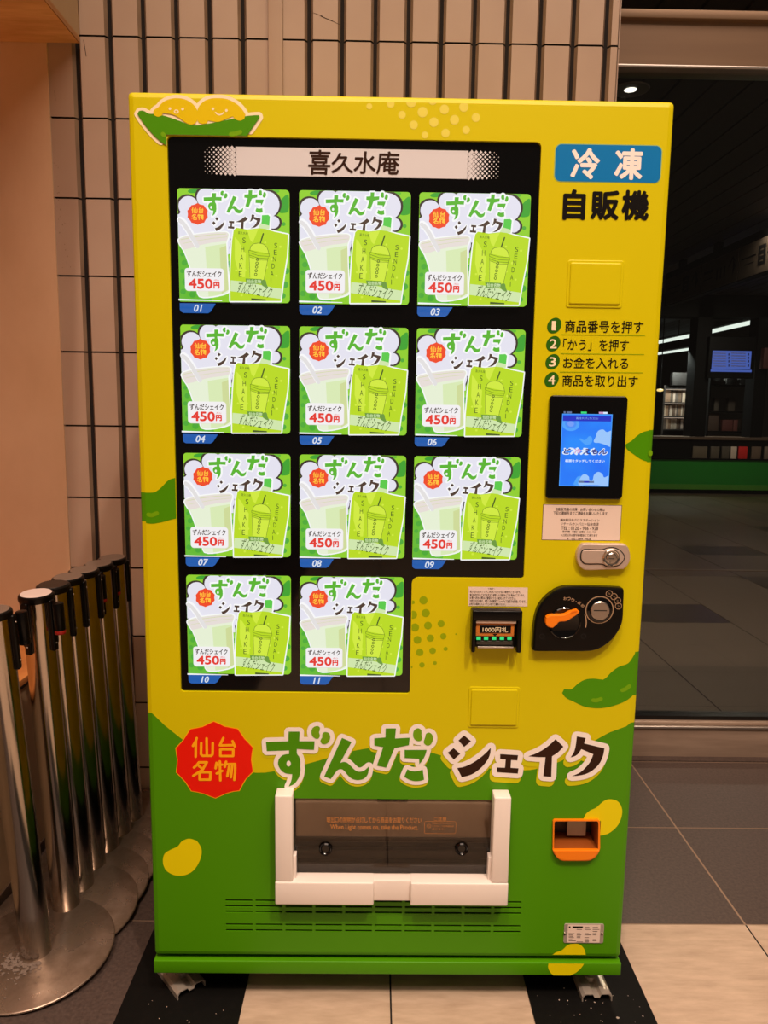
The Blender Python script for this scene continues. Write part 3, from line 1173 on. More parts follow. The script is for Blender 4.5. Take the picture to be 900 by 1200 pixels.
wm = MB()
OUT = {'zu': 5.3, 'n': 5.3, 'da': 5.3, 'shi': 6.3, 'e': 6.3, 'i': 6.3, 'ku': 6.3}
y = -0.0002
for kset, dx, dy in ((('zu', 'n', 'da'), -0.6, 3.4), (('shi', 'e', 'i', 'ku'), -2.4, 6.2)):
    for k in kset:
        for g_ in GL[k]:
            wm.halo(to_front(g_, dx, dy), OUT[k] * PXM, y, 'print_shadow')
            y -= 3e-5
y = -0.0014
for k in OUT:
    for g_ in GL[k]:
        wm.halo(to_front(g_), OUT[k] * PXM, y, 'print_white')
        y -= 3e-5
y -= 3e-4
for k in ('zu', 'n', 'da', 'shi', 'e', 'i', 'ku'):
    for n_, g_ in enumerate(GL[k]):
        bean = (k == 'zu' and n_ > 0) or (k == 'da' and n_ > 2)
        wm.poly(to_front(g_), y, 'print_brown' if k in ('shi', 'e', 'i', 'ku') else 'print_lime' if bean else 'print_leaf')
        y -= 3e-6
wm.poly(to_front(GL['zu_hole'][0]), y - 5e-5, 'print_white')
wm.obj('wordmark', DOOR, label='large green and brown outlined lettering across the front')

bd = MB()
cx_, cy_ = 250.5, 890
bd.poly(to_front([(cx_ + (p[0] - cx_) * 1.022, cy_ + (p[1] - cy_) * 1.022) for p in STAR]), -0.0003, 'print_orange')
bd.poly(to_front(STAR), -0.0006, 'print_red')
y = -0.0009
for s in STAR_STROKES:
    bd.stroke(to_front(s), 3.1 * PXM, y, 'print_orange')
    y -= 3e-5
bd.obj('badge', DOOR, label='red scalloped badge with yellow lettering')

XL = -HW + CH


def pod(px, mark, name='pea_pod_print'):
    p_ = MB()
    pts = clip(clip(px, 0, XL, False), 0, -XL, True)
    p_.poly(pts, -0.0003, 'print_leaf')
    for s in mark:
        p_.stroke(to_front(s), 5.0 * PXM, -0.0006, 'print_lime')
    p_.obj(name, DOOR)


pl_ = smooth(to_front([(150, 577), (165.3, 577), (172, 577.3), (180.4, 577), (185, 574.5), (189, 571.2), (193, 567), (196.4, 563.6), (200, 561.5), (205.6, 560), (207.5, 607.5), (201, 608.8), (191, 611.6), (184, 613), (178.7, 613.7), (172, 613), (166.6, 610.7), (150, 609)]))
pod([p for p in clip(pl_, 0, -0.4430, True)], [[(174, 603), (178, 604), (184, 601.5)]])
pod(smooth(to_front([(732.7, 521), (740, 516.5), (748, 509.5), (755.6, 505.6), (764.8, 504.2), (775, 504), (775, 543), (762.4, 541.6), (752.8, 539), (742, 532), (734, 525.5)])), [[(762, 532), (762, 530)]])
pod(smooth(to_front([(658.7, 812), (661, 807.5), (669, 808), (673, 805), (677.3, 801), (685.3, 796.5), (694.7, 795.2), (706.7, 796.5), (711, 793.5), (716, 788), (725.3, 781.3), (736, 777.3), (742.7, 768), (748.8, 758), (756, 750), (760, 800), (745.3, 812), (733.3, 821.3), (717.3, 827.5), (701.3, 829.9), (685.3, 828), (672, 822), (662.7, 817.3)])),
    [[(695, 820.5), (699, 820.8), (704, 819)], [(729.3, 808.8), (733, 807.5), (737.3, 804)]])

pk = MB()
c4 = lambda p: [F(150 + u / 5.294, 100 + v / 5.294) for u, v in p]
podp = smooth(c4([(60, 180), (70, 162), (95, 160), (130, 178), (160, 180), (220, 190), (300, 215), (400, 250), (500, 240), (600, 220), (700, 200), (740, 193), (790, 188), (815, 188), (818, 200), (780, 255), (740, 312), (700, 360), (600, 410), (430, 425), (300, 405), (220, 362), (160, 310), (100, 240)]))
bl_ = smooth(c4([(158, 165), (170, 150), (190, 138), (215, 110), (255, 90), (305, 82), (360, 92), (405, 120), (432, 160), (432, 218), (418, 238), (396, 247), (360, 235), (320, 205), (280, 185), (220, 175), (212, 190), (187, 198), (164, 188)]))
br_ = smooth(c4([(432, 160), (452, 120), (492, 92), (550, 82), (620, 90), (680, 122), (712, 155), (730, 185), (722, 212), (698, 222), (670, 215), (650, 195), (610, 212), (560, 230), (500, 222), (490, 238), (465, 243), (440, 235), (432, 218)]))
y = -0.0002
up = lambda p: [q for q in clip(p, 1, 1.8160, False)]
lf = lambda p: [q for q in clip(p, 0, -0.4432, True)]
for s in (podp, bl_, br_):
    for part in (up(s), lf(clip(s, 1, 1.8160, True))):
        if len(part) > 2:
            pk.poly(part, y, 'print_peach')
            y -= 3e-5
    # outline only where the door shows (the black panel covers the rest)
    seg = [p for p in s]
    n_ = len(seg)
    for i in range(n_):
        a_, b_ = seg[i], seg[(i + 1) % n_]
        ok = all(p[1] > 1.8160 + 0.0065 or p[0] < -0.4432 - 0.0065 for p in (a_, b_))
        if ok:
            pk.stroke([a_, b_], 2 * 3.6 * PXM, y, 'print_peach', seg=10)
            y -= 7e-6
y -= 3e-4
for part in (up(podp), lf(clip(podp, 1, 1.8160, True))):
    if len(part) > 2:
        pk.poly(part, y, 'print_leaf')
pk.poly(bl_, y - 2e-4, 'print_bean')
pk.poly(br_, y - 2.2e-4, 'print_bean')
for u, v in ((262, 148), (341, 150), (529, 149), (612, 159)):
    pk.disc(c4([(u, v)])[0], 1.45 * PXM, y - 4e-4, 'print_peach', 12)
pk.stroke(c4(circ(302, 166, 12, 10, 0.8)), 1.2 * PXM, y - 4e-4, 'print_peach', closed=True, seg=6)
pk.stroke(c4([(545, 172), (556, 182), (570, 186), (584, 182), (594, 173)]), 1.4 * PXM, y - 4e-4, 'print_peach', seg=8)
pk.stroke(c4([(640, 306), (670, 303), (698, 293)]), 4.6 * PXM, y - 4e-4, 'print_lime')
pk.stroke(c4([(218, 305), (226, 312)]), 4.6 * PXM, y - 4e-4, 'print_lime')
pk.obj('pea_pod_print', DOOR, label='green pod print holding two yellow beans with pale outline')

bn = [smooth(to_front(tr_(160, 920, 3.0, [(93, 260), (100, 240), (122, 226), (145, 215), (160, 197), (185, 188), (212, 195), (228, 222), (226, 255), (205, 295), (175, 315), (140, 318), (110, 305), (96, 285)]))),
      soft(to_front(tr_(635, 925, 8.18, [(396, 300), (404, 270), (425, 232), (465, 200), (520, 175), (570, 130), (620, 98), (670, 95), (720, 110), (755, 150), (770, 210), (755, 290), (715, 360), (650, 415), (590, 438), (540, 440), (450, 400), (405, 340)]))),
      soft(to_front(tr_(640, 1100, 6.43, [(12, 190), (30, 140), (70, 105), (120, 85), (160, 50), (200, 38), (250, 42), (285, 75), (297, 120), (280, 180), (240, 230), (180, 265), (110, 278), (50, 262), (18, 225)])))]
for k, pts in enumerate(bn):
    m_ = MB()
    if k == 1:                                     # the coin cup's opening cuts into this bean
        cx0, cx1, cz0, cz1 = min(p[0] for p in cup_o), max(p[0] for p in cup_o), min(p[1] for p in cup_o), max(p[1] for p in cup_o)
        m_.poly(clip(pts, 1, cz1, False), -0.0003, 'print_yellow')
        m_.poly(clip(clip(pts, 1, cz1, True), 0, cx1, False), -0.0003, 'print_yellow')
    elif k == 2:
        m_.poly(clip(pts, 1, ZB + CH * 0.75, False), -0.0003, 'print_yellow')
        m2 = MB()
        m2.poly(clip(clip(pts, 1, zp1 - 0.001, True), 1, zp0 + 0.001, False), -0.0045, 'print_yellow')
        m2.obj('bean_print', PLINTH)
    else:
        m_.poly(pts, -0.0003, 'print_yellow')
    m_.obj('bean_print', DOOR)

dt = MB()
for u, v, r in ((72, 76, 7), (127, 70, 9), (180, 65, 12), (156, 98, 9), (186, 124, 10), (209, 91, 12), (215, 150, 8), (235, 60, 11), (238, 117, 11), (265, 84, 11), (268, 145, 10), (291, 111, 11), (290, 56, 6), (315, 78, 11), (321, 137, 9), (346, 105, 10), (42, 55, 7)):
    p = F(400 + u / 2.195, 90 + v / 2.195)
    r *= PXM / 2.195
    pts = [(p[0] + r * math.cos(a_), p[1] + r * math.sin(a_)) for a_ in (2 * math.pi * k / 20 for k in range(20))]
    dt.poly(clip(pts, 1, ZT - CH, True), -0.0003, 'print_pale')
dt.obj('dotted_pattern', DOOR, label='pale yellow dots along the top edge')
dt = MB()
for u, v, r in ((225, 372, 42), (118, 392, 20), (248, 500, 42), (120, 517, 42), (140, 644, 42), (270, 625, 40), (402, 607, 36), (165, 769, 40), (294, 752, 38), (424, 733, 32), (188, 895, 38), (317, 878, 34), (447, 859, 22), (210, 1021, 28), (340, 1002, 20), (552, 712, 9), (105, 1042, 12)):
    p = F(470 + u / 8.567, 660 + v / 8.567)
    r *= PXM / 8.567
    pts = [(p[0] + r * math.cos(a_), p[1] + r * math.sin(a_)) for a_ in (2 * math.pi * k / 20 for k in range(20))]
    dt.poly(clip(pts, 0, P_S[0] + 0.0015, False), -0.0003, 'print_olive')
dt.obj('dotted_pattern', DOOR, label='olive dots beside the lit panel')

# freezer label, type lettering
def tx(mb, body, u0, v0, u1, v1, m, bold=0.0, y=-0.0009, shear=0.0, rot=0.0, pl=0.0):
    a_, b_ = F(u0, v1, pl), F(u1, v0, pl)
    text(mb, body, a_[0], b_[0], a_[1], b_[1], y, m, bold, shear, rot=rot)


fz = MB()
a, b = F(650.5, 168), F(774, 215.3)
fz.poly(rrect(a[0], b[0], b[1], a[1], 0.0125, 6), -0.0003, 'print_edge')
a, b = F(651.5, 169), F(773, 214.3)
fz.poly(rrect(a[0], b[0], b[1], a[1], 0.0115, 6), -0.0006, 'print_blue')
s6 = 6.4286
for ch, u0, v0, u1, v1 in (('冷', 180, 90, 410, 322), ('凍', 508, 92, 735, 326)):
    tx(fz, ch, 640 + u0 / s6, 160 + v0 / s6, 640 + u1 / s6, 160 + v1 / s6, 'print_white', 0.030)
for ch, u0, v0, u1, v1 in (('自', 120, 400, 302, 628), ('販', 330, 408, 556, 628), ('機', 562, 405, 782, 630)):
    tx(fz, ch, 640 + u0 / s6, 160 + v0 / s6, 640 + u1 / s6, 160 + v1 / s6, 'print_black', 0.034)
fz.obj('type_lettering', DOOR, label='white letters on a blue label over black letters')

il = MB()
s7 = 6.923
rows_ = (('1', '商品番号を押す', 135, 115, 220, 78, 860, 168), ('2', '「かう」を押す', 127, 262, 205, 228, 742, 315), ('3', 'お金を入れる', 121, 408, 205, 375, 738, 460), ('4', '商品を取り出す', 113, 554, 198, 522, 815, 606))
for d_, body, cu, cv, u0, v0, u1, v1 in rows_:
    p = F(630 + cu / s7, 365 + cv / s7)
    il.disc(p, 9.2 * PXM, -0.0003, 'print_darkgreen', 28, 7.6 * PXM, math.radians(55))
    tx(il, d_, 630 + (cu - (22 if d_ == '1' else 30)) / s7, 365 + (cv - 37) / s7, 630 + (cu + (14 if d_ == '1' else 30)) / s7, 365 + (cv + 38) / s7, 'print_pale' if 0 else 'print_peach', 0.012, -0.0006)
    tx(il, body, 630 + u0 / s7, 365 + v0 / s7, 630 + u1 / s7, 365 + v1 / s7, 'print_black', 0.008, -0.0006)
for u0, v0, u1, v1 in ((195, 188, 870, 197), (188, 342, 862, 350), (180, 492, 852, 498)):
    il.stroke([F(630 + u0 / s7, 365 + v0 / s7), F(630 + u1 / s7, 365 + v1 / s7)], 0.8 * PXM, -0.0004, 'print_olive', seg=6)
il.obj('instruction_print', DOOR, label='four numbered purchase steps in black letters')

# ------------------------------------------------ touchscreen unit
TS = MB()
q = [F(644, 463, -0.004), F(735, 464.5, -0.004), F(729, 585.5, -0.004), F(639, 584, -0.004)]
tx0, tx1 = (q[0][0] + q[3][0]) / 2, (q[1][0] + q[2][0]) / 2
tz0, tz1 = (q[2][1] + q[3][1]) / 2, (q[0][1] + q[1][1]) / 2
TS.prism(rrect(tx0, tx1, tz0, tz1, 0.008), -0.008, 0.0, 'black_gloss', 0.002)
TSO = TS.obj('touchscreen', VM, label='black bezelled payment screen showing a blue sky picture')
sc_ = MB()
SY = -0.0085
m = bpy.data.materials.new('lit_screen_sky')
m.use_nodes = True
nt = m.node_tree
bs = nt.nodes['Principled BSDF']
bs.inputs['Base Color'].default_value = (0.01, 0.01, 0.01, 1)
tc = nt.nodes.new('ShaderNodeTexCoord')
nz_ = nt.nodes.new('ShaderNodeTexNoise')
nz_.inputs['Scale'].default_value = 14
nz_.inputs['Detail'].default_value = 2
rp = nt.nodes.new('ShaderNodeValToRGB')
rp.color_ramp.elements[0].position = 0.35
rp.color_ramp.elements[0].color = (*lin((0, 106, 244)), 1)
rp.color_ramp.elements[1].position = 0.75
rp.color_ramp.elements[1].color = (*lin((16, 138, 252)), 1)
nt.links.new(tc.outputs['Object'], nz_.inputs['Vector'])
nt.links.new(nz_.outputs['Fac'], rp.inputs[0])
nt.links.new(rp.outputs[0], bs.inputs['Emission Color'])
bs.inputs['Emission Strength'].default_value = 1.0
MATS['lit_screen_sky'] = m
mat('lit_screen_cloud', (150, 195, 250), emit=1)
mat('lit_screen_cloud_pale', (70, 160, 250), emit=1)
mat('lit_screen_bar', (4, 40, 190), emit=1)
mat('lit_screen_white', (220, 235, 255), emit=1)
mat('lit_screen_navy', (16, 30, 130), emit=1)
mat('lit_screen_violet', (112, 156, 246), emit=1)
mat('lit_screen_dim', (90, 110, 150), emit=1)
mat('lit_screen_pink', (205, 150, 200), emit=1)
a, b = F(659, 484.7, SY), F(713.2, 570.2, SY)
SX0, SX1, SZ1, SZ0 = a[0], b[0], a[1], b[1]


def su(u, v):
    """screen crop (upright part) -> screen plane"""
    t = (v - 140) / 860
    l, r = 160 - 42 * t, 705 - 48 * t
    return (SX0 + (u - l) / (r - l) * (SX1 - SX0), SZ1 - t * (SZ1 - SZ0))


sc_.poly([(SX0, SZ0), (SX1, SZ0), (SX1, SZ1), (SX0, SZ1)], SY, 'lit_screen_cloud_pale')
e_ = 0.0012
sc_.poly([(SX0 + e_, SZ0 + e_), (SX1 - e_, SZ0 + e_), (SX1 - e_, SZ1 - e_), (SX0 + e_, SZ1 - e_)], SY - 1e-4, 'lit_screen_sky')
y = SY - 2e-4
sc_.poly([su(168, 160), su(690, 160), su(686, 225), su(166, 225)], y, 'lit_screen_bar')
inside = lambda pts: clip(clip(clip(pts, 0, SX1 - e_, True), 0, SX0 + e_, False), 1, SZ0 + e_, False)
mat('lit_screen_glow', (64, 140, 246), emit=1)
for q_, (r_, m_) in enumerate(((95, 'lit_screen_cloud_pale'), (62, 'lit_screen_glow'), (36, 'lit_screen_violet'))):
    sc_.poly(clip(inside([su(*p) for p in circ(250, 258, r_, 24, 0.9)]), 1, su(250, 226)[1], True), y - q_ * 4e-6, m_)
for cl_ in ([(500, 470), (520, 410), (545, 340), (600, 320), (640, 350), (700, 335), (700, 520), (620, 500), (560, 480)],
            [(480, 930), (500, 860), (545, 825), (590, 850), (610, 890), (665, 870), (665, 990), (540, 985), (400, 985), (330, 980), (350, 900), (390, 855), (440, 880), (450, 925)]):
    sc_.poly(inside([su(*p) for p in soft(cl_)]), y - 2e-5, 'lit_screen_cloud')
for cl_ in ([(345, 430), (400, 450), (460, 400), (480, 470), (420, 505), (370, 470)], [(290, 940), (330, 880), (400, 900), (420, 985), (280, 985)]):
    sc_.poly(inside([su(*p) for p in soft(cl_)]), y - 1e-5, 'lit_screen_cloud_pale')


def stx(body, u0, v0, u1, v1, yy, m_, bold=0.0, shear=0.0):
    a_, b_ = su(u0, v1), su(u1, v0)
    text(sc_, body, a_[0], b_[0], a_[1], b_[1], yy, m_, bold, shear)


stx('画面をタッチしてください', 310, 178, 550, 204, y - 1e-4, 'lit_screen_cloud', 0.0)
stx('ど冷えもん', 158, 535, 656, 628, y - 1.2e-4, 'lit_screen_white', 0.09, 0.25)
stx('ど', 172, 550, 245, 614, y - 2.4e-4, 'lit_screen_navy', 0.045, 0.2)
stx('冷', 285, 545, 365, 614, y - 2.4e-4, 'lit_screen_pink', 0.03, 0.0)
stx('えもん', 385, 550, 645, 614, y - 2.4e-4, 'lit_screen_navy', 0.045, 0.25)
stx('画面をタッチしてください', 188, 680, 616, 712, y - 1.2e-4, 'lit_screen_white', 0.03)
sc_.poly([su(330, 935), su(498, 935), su(498, 958), su(330, 958)], y - 1.2e-4, 'lit_screen_dim')
sc_.poly([su(390, 937), su(446, 937), su(446, 956), su(390, 956)], y - 2e-4, 'lit_screen_bar')
for u0, u1, mm in ((175, 195, 'lit_screen_dim'), (205, 262, 'lit_screen_dim'), (362, 424, 'led_green'), (556, 604, 'lit_screen_pink'), (604, 648, 'lit_screen_white')):
    sc_.poly([su(u0, 114), su(u1, 114), su(u1, 136), su(u0, 136)], y, mm)
sc_.obj('screen', TSO, label='lit blue screen with clouds and white lettering')

# ------------------------------------------------ notice stickers
def sticker(name, px, lines, edge=None, label=None):
    s_ = MB()
    q_ = [F(*p) for p in px]
    if edge:
        s_.poly(q_, -0.0002, edge)
        q_ = inset(ccw(q_), 0.0011)
    s_.poly(q_, -0.0005, 'sticker_paper')
    for body, u0, v0, u1, v1 in lines:
        tx(s_, body, u0, v0, u1, v1, 'sticker_ink', 0.006, -0.0008)
    return s_.obj(name, DOOR, label=label)


s8 = 7.826
L8 = lambda u0, v0, u1, v1: (630 + u0 / s8, 580 + v0 / s8, 630 + u1 / s8, 580 + v1 / s8)
sticker('notice_sticker', [(636.5, 590.7), (729, 592), (726.5, 634), (634.5, 632.8)], [
    ('自動販売機の故障・お問い合わせの際は', *L8(165, 121, 617, 145)), ('下記の連絡先までご連絡をお願いいたします', *L8(143, 155, 640, 180)),
    ('㈱JR東日本クロスステーション', *L8(207, 220, 566, 243)), ('リテールカンパニー仙台支店', *L8(212, 254, 560, 277)),
    ('TEL : 0120 - 936 - 928', *L8(215, 290, 555, 318)), ('受付時間　月曜日～金曜日　9:00～17:30', *L8(228, 329, 536, 346)),
    ('※上記以外は留守番電話にて承ります', *L8(212, 360, 550, 378)), ('※　050 - 3644 - 4628', *L8(270, 394, 486, 410))], 'sticker_ink', 'pale contact notice with a dark border')
s9 = 10.588
L9 = lambda u0, v0, u1, v1: (545 + u0 / s9, 680 + v0 / s9, 545 + u1 / s9, 680 + v1 / s9)
sticker('notice_sticker', [(549.2, 687.5), (618.4, 688.5), (618, 710.7), (548.8, 710)], [
    ('お客様へ', *L9(285, 94, 370, 110)), ('売り切れのランプがご利用いただけない場合がございます。', *L9(60, 130, 690, 155)),
    ('毎日補充を行っておりますが、時間により売切れになる場合がございます。', *L9(58, 170, 738, 195)), ('お買い求めの際はご確認のうえお金を入れてください。', *L9(58, 205, 630, 232)),
    ('お釣りの出る際は、お近くの店舗窓口ニューデイズ各店でも販売しています。', *L9(58, 244, 755, 272)), ('お釣りの確認もニューデイズまでご連絡ください。', *L9(55, 283, 505, 305))], None, 'small pale notice with five lines of print')

# ------------------------------------------------ bill acceptor
BY = -0.030
bl = MB()
a, b = F(545 + 93 / s9, 680 + 376 / s9, BY), F(545 + 696 / s9, 680 + 905 / s9, BY)
bz0, bz1, bx0, bx1 = b[1], a[1], a[0], b[0]
fb = lambda u, v: F(545 + u / s9, 680 + v / s9, BY)
# hood and two cheeks around the recessed mouth
ia, ib = fb(138, 505), fb(640, 868)
bl.box(bx0, bx1, BY, 0.0, ia[1], bz1, 'black_plastic', 0.003)
bl.box(bx0, ia[0], BY, 0.0, bz0, ia[1] + 0.004, 'black_plastic', 0.003)
bl.box(ib[0], bx1, BY, 0.0, bz0, ia[1] + 0.004, 'black_plastic', 0.003)
bl.box(bx0 + 0.006, bx1 - 0.006, -0.010, 0.0, bz0 + 0.006, ia[1], 'black_plastic')
BILL = bl.obj('bill_acceptor', VM)
mat('bill_orange', (205, 120, 40), 0.4)
mat('dark_grey_plastic', (52, 47, 42), 0.4)
bf = MB()
bx = lambda u0, v0, u1, v1, y0, y1, mm, bev=0.0008: bf.box(fb(u0, v0)[0], fb(u1, v1)[0], y0, y1, fb(u1, v1)[1], fb(u0, v0)[1], mm, bev)
bx(140, 505, 640, 545, BY + 0.003, -0.008, 'lock_silver')
bx(143, 545, 615, 712, BY + 0.008, -0.008, 'bill_orange')
bx(190, 575, 575, 670, BY + 0.0065, -0.010, 'black_plastic')
bx(145, 712, 605, 770, BY + 0.010, -0.008, 'black_plastic')
bx(150, 770, 600, 822, BY + 0.010, -0.008, 'dark_grey_plastic')
bx(160, 830, 605, 856, BY + 0.004, -0.008, 'steel')
bf.poly([fb(345, 680), fb(378, 710), fb(412, 680)], BY + 0.0078, 'black_plastic')
a_, b_ = fb(222, 656), fb(540, 592)
text(bf, '1000円札', a_[0], b_[0], a_[1], b_[1], BY + 0.0060, 'print_peach', 0.005)
bf.obj('bill_mouth', BILL, label='orange note slot with a black 1000 yen plate')
ld = MB()
for u in (175, 268, 368, 466, 560):
    p = fb(u, 736)
    ld.prism([(p[0] - 0.0042, p[1] - 0.003), (p[0] + 0.0042, p[1] - 0.003), (p[0] + 0.0042, p[1] + 0.003), (p[0] - 0.0042, p[1] + 0.003)], BY + 0.0075, BY + 0.011, 'led_green')
ld.obj('indicator_light', BILL, label='row of five green lights')

# ------------------------------------------------ coin unit
CY = -0.018
s0 = 7.2
fc = lambda u, v, y=CY: F(615 + u / s0, 680 + v / s0, y)
cu = MB()
outl = smooth([fc(*p) for p in [(380, 55), (600, 58), (812, 66), (832, 72), (840, 92), (836, 200), (830, 330), (810, 400), (760, 480), (690, 545), (610, 588), (540, 602), (300, 603), (90, 602), (74, 596), (68, 580), (75, 470), (85, 350), (110, 250), (160, 170), (240, 100), (310, 65)]])
cu.prism(outl, CY, 0.0, 'black_plastic', 0.004)
y = CY - 0.0004
pr = fc(630, 250)
cu.ring(pr, 116 / s0 * PXM, 1.1 * PXM, y, 'gold_print')
for u, v, t_ in ((712, 113, '500'), (752, 138, '100'), (782, 172, '50'), (790, 217, '10')):
    p = fc(u, v)
    cu.ring(p, 27 / s0 * PXM, 0.7 * PXM, y, 'gold_print', 20)
    w_ = 0.0022 if len(t_) == 3 else 0.0015
    text(cu, t_, p[0] - w_, p[0] + w_, p[1] - 0.0014, p[1] + 0.0014, y, 'gold_print', rot=-0.7)
lc = fc(335, 360)
for ch, u, v, r_ in (('お', 340, 153, 0.05), ('つ', 372, 155, -0.1), ('り', 405, 166, -0.3), ('・', 433, 178, -0.4), ('返', 460, 190, -0.55), ('却', 487, 215, -0.7)):
    p = fc(u, v)
    h = 1.9 * PXM if ch != '・' else 0.5 * PXM
    text(cu, ch, p[0] - h, p[0] + h, p[1] - h, p[1] + h, y, 'gold_print', 0.015, rot=r_)
cu.ring(lc, 185 / s0 * PXM, 1.2 * PXM, y, 'gold_print', 14, math.radians(-12), math.radians(24))
for u in (145, 495):
    p = fc(u, 472)
    cu.ring(p, 20 / s0 * PXM, 6 / s0 * PXM, y, 'dark_cavity', 16)
COIN = cu.obj('coin_unit', VM, label='black drop-shaped coin panel')
kb = MB()
R0 = 138 / s0 * PXM
kb.lathe([(R0, 0.0), (R0, 0.003), (R0 * 0.94, 0.0045), (R0 * 0.9, 0.003), (R0 * 0.86, 0.0026), (0.0005, 0.0026)], 'black_gloss', 40, (lc[0], CY, lc[1]), '-Y')
kb.obj('lever_dial', COIN)
lv = MB()
lv.prism(smooth([fc(u, v, CY - 0.012) for u, v in [(175, 350), (182, 312), (215, 293), (330, 288), (385, 262), (445, 249), (462, 266), (440, 290), (400, 315), (350, 345), (290, 352), (265, 378), (235, 402), (200, 395), (180, 375)]]), CY - 0.014, CY - 0.002, 'orange_plastic', 0.002)
for k in range(7):
    p = fc(392 + k * 8, 266 - k * 2, CY - 0.014)
    lv.box(p[0] - 0.0006, p[0] + 0.0006, CY - 0.0152, CY - 0.013, p[1] - 0.002, p[1] + 0.001, 'orange_plastic')
lv.obj('return_lever', COIN, label='orange coin return lever')
cs = MB()
r1 = 112 / s0 * PXM
cs.lathe([(r1 * 0.98, 0), (r1 * 0.95, 0.002), (r1 * 0.78, 0.0035), (r1 * 0.74, 0.002)], 'black_gloss', 36, (pr[0], CY, pr[1]), '-Y')
cs.lathe([(r1 * 0.74, 0.001), (r1 * 0.72, 0.005), (r1 * 0.66, 0.0062), (0.0003, 0.0062)], 'steel', 36, (pr[0], CY, pr[1] - 0.0005), '-Y')
cs.box(pr[0] - r1 * 0.5, pr[0] + r1 * 0.5, CY - 0.0066, CY - 0.006, pr[1] - 0.0009, pr[1] + 0.0011, 'dark_cavity')
cs.obj('coin_slot', COIN, label='round steel coin slot')

# ------------------------------------------------ lock plate
KY = -0.012
fk = lambda u, v, y=KY: F(630 + u / s8, 580 + v / s8, y)
lk = MB()
lk.prism(smooth([fk(*p) for p in [(420, 446), (600, 448), (795, 452), (830, 480), (850, 540), (850, 600), (825, 650), (790, 682), (600, 688), (440, 690), (400, 668), (368, 620), (358, 560), (372, 500), (400, 460)]]), KY, 0.0, 'lock_silver', 0.003)
LK = lk.obj('lock_plate', VM, label='silver lock plate')
hd = MB()
hout = smooth([fk(*p) for p in [(430, 500), (590, 502), (640, 486), (700, 484), (750, 505), (785, 540), (798, 570), (785, 605), (750, 640), (700, 655), (640, 658), (590, 635), (440, 632), (410, 615), (395, 585), (395, 545), (408, 512)]])
hd.stroke(hout, 1.1 * PXM, KY - 0.0006, 'dark_cavity', closed=True, seg=6)
hd.prism(inset(ccw(hout), 0.0012), KY - 0.0025, KY + 0.0005, 'lock_silver', 0.0012)
hd.obj('lock_handle', LK)
ck = MB()
p = fk(668, 570)
rk = 78 / s8 * PXM
ck.lathe([(rk, 0.0), (rk, 0.004), (rk * 0.9, 0.0055), (rk * 0.78, 0.005), (rk * 0.74, 0.003), (rk * 0.6, 0.003), (rk * 0.58, 0.0065), (rk * 0.5, 0.0075), (0.0003, 0.0075)], 'chrome', 32, (p[0], KY - 0.002, p[1]), '-Y')
ck.box(p[0] - 0.006, p[0] + 0.005, KY - 0.0102, KY - 0.009, p[1] - 0.0022, p[1] - 0.0008, 'dark_cavity')
ck.obj('key_cylinder', LK)

# ------------------------------------------------ pick-up door
FYp = -0.036
fp = lambda u, v, y=FYp: F(u, v, y)
PU = empty('pickup_port', (0, 0, 0))
PU.parent = VM
fr = MB()
ax0, ax1 = fp(322.3, 990)[0], fp(342.8, 990)[0]
cx0, cx1 = fp(577.5, 990)[0], fp(597.3, 990)[0]
zt_, zj, zb_ = fp(332, 932.8)[1], fp(332, 1033.5)[1], fp(332, 1059.8)[1]
fr.box(ax0, ax1, FYp, -0.0005, zj + 0.0004, zt_, 'pinkish_plastic', 0.003)
fr.box(cx0, cx1, FYp, -0.0005, zj + 0.0004, zt_, 'pinkish_plastic', 0.003)
d1, d2 = fp(438, 1045)[0], fp(481, 1045)[0]
fr.box(ax0 - 0.0006, d1, FYp - 0.002, -0.0005, zb_, zj, 'pinkish_plastic', 0.003)
fr.box(d2, cx1 + 0.0006, FYp - 0.002, -0.0005, zb_, zj, 'pinkish_plastic', 0.003)
fr.box(d1 - 0.004, d2 + 0.004, FYp + 0.008, -0.0005, zb_ + 0.004, zj - 0.001, 'pinkish_plastic', 0.002)
for x0, x1 in ((ax1 - 0.001, ax1 + 0.006), (cx0 - 0.006, cx0 + 0.001)):
    fr.box(x0, x1, -0.024, -0.004, zj - 0.002, zj + 0.052, 'pinkish_plastic', 0.001)
fr.obj('frame', PU, label='pinkish white raised frame')
px0, px1 = pick[0][0], pick[1][0]
pz0, pz1 = pick[0][1], pick[2][1]
mat('tray_dark', (62, 54, 48), 0.35)
noisy('chute_grey', (196, 176, 156), (176, 156, 136), 7, 0.4, 4)
tv = MB()
tv.box(px0, px1, 0.046, 0.049, pz0, pz1, 'dark_cavity')
tv.box(px0, px1, 0.004, 0.046, pz0, pz0 + 0.012, 'tray_dark')
z1_, z2_ = F(460, 1028)[1], F(460, 1016)[1]
tv.box(px0 + 0.004, px1 - 0.004, 0.006, 0.016, z1_, z2_, 'tray_dark', 0.002)
z3_ = F(460, 1006)[1]
tv.box(px0 + 0.004, px1 - 0.004, 0.030, 0.044, z2_, z3_, 'tray_dark', 0.002)
tv.obj('tray', PU)
ch_ = MB()
zc = F(460, 982)[1]
ch_.box(px0 + 0.006, px1 - 0.006, 0.004, 0.010, zc, pz1 - 0.002, 'chute_grey', 0.001)
zc2 = F(460, 988)[1]
ch_.box(px0 + 0.006, px1 - 0.006, 0.003, 0.016, zc2, zc + 0.0005, 'tray_dark', 0.001)
ch_.box(F(442, 940)[0], F(478, 940)[0], 0.001, 0.01, F(460, 938.5)[1], pz1 - 0.0005, 'dark_cavity')
ch_.obj('chute_door', PU, label='grey inner door behind the flap')
glass_mat('smoked_flap', (0.72, 0.68, 0.64), 0.03, 0.03)
fw = MB()
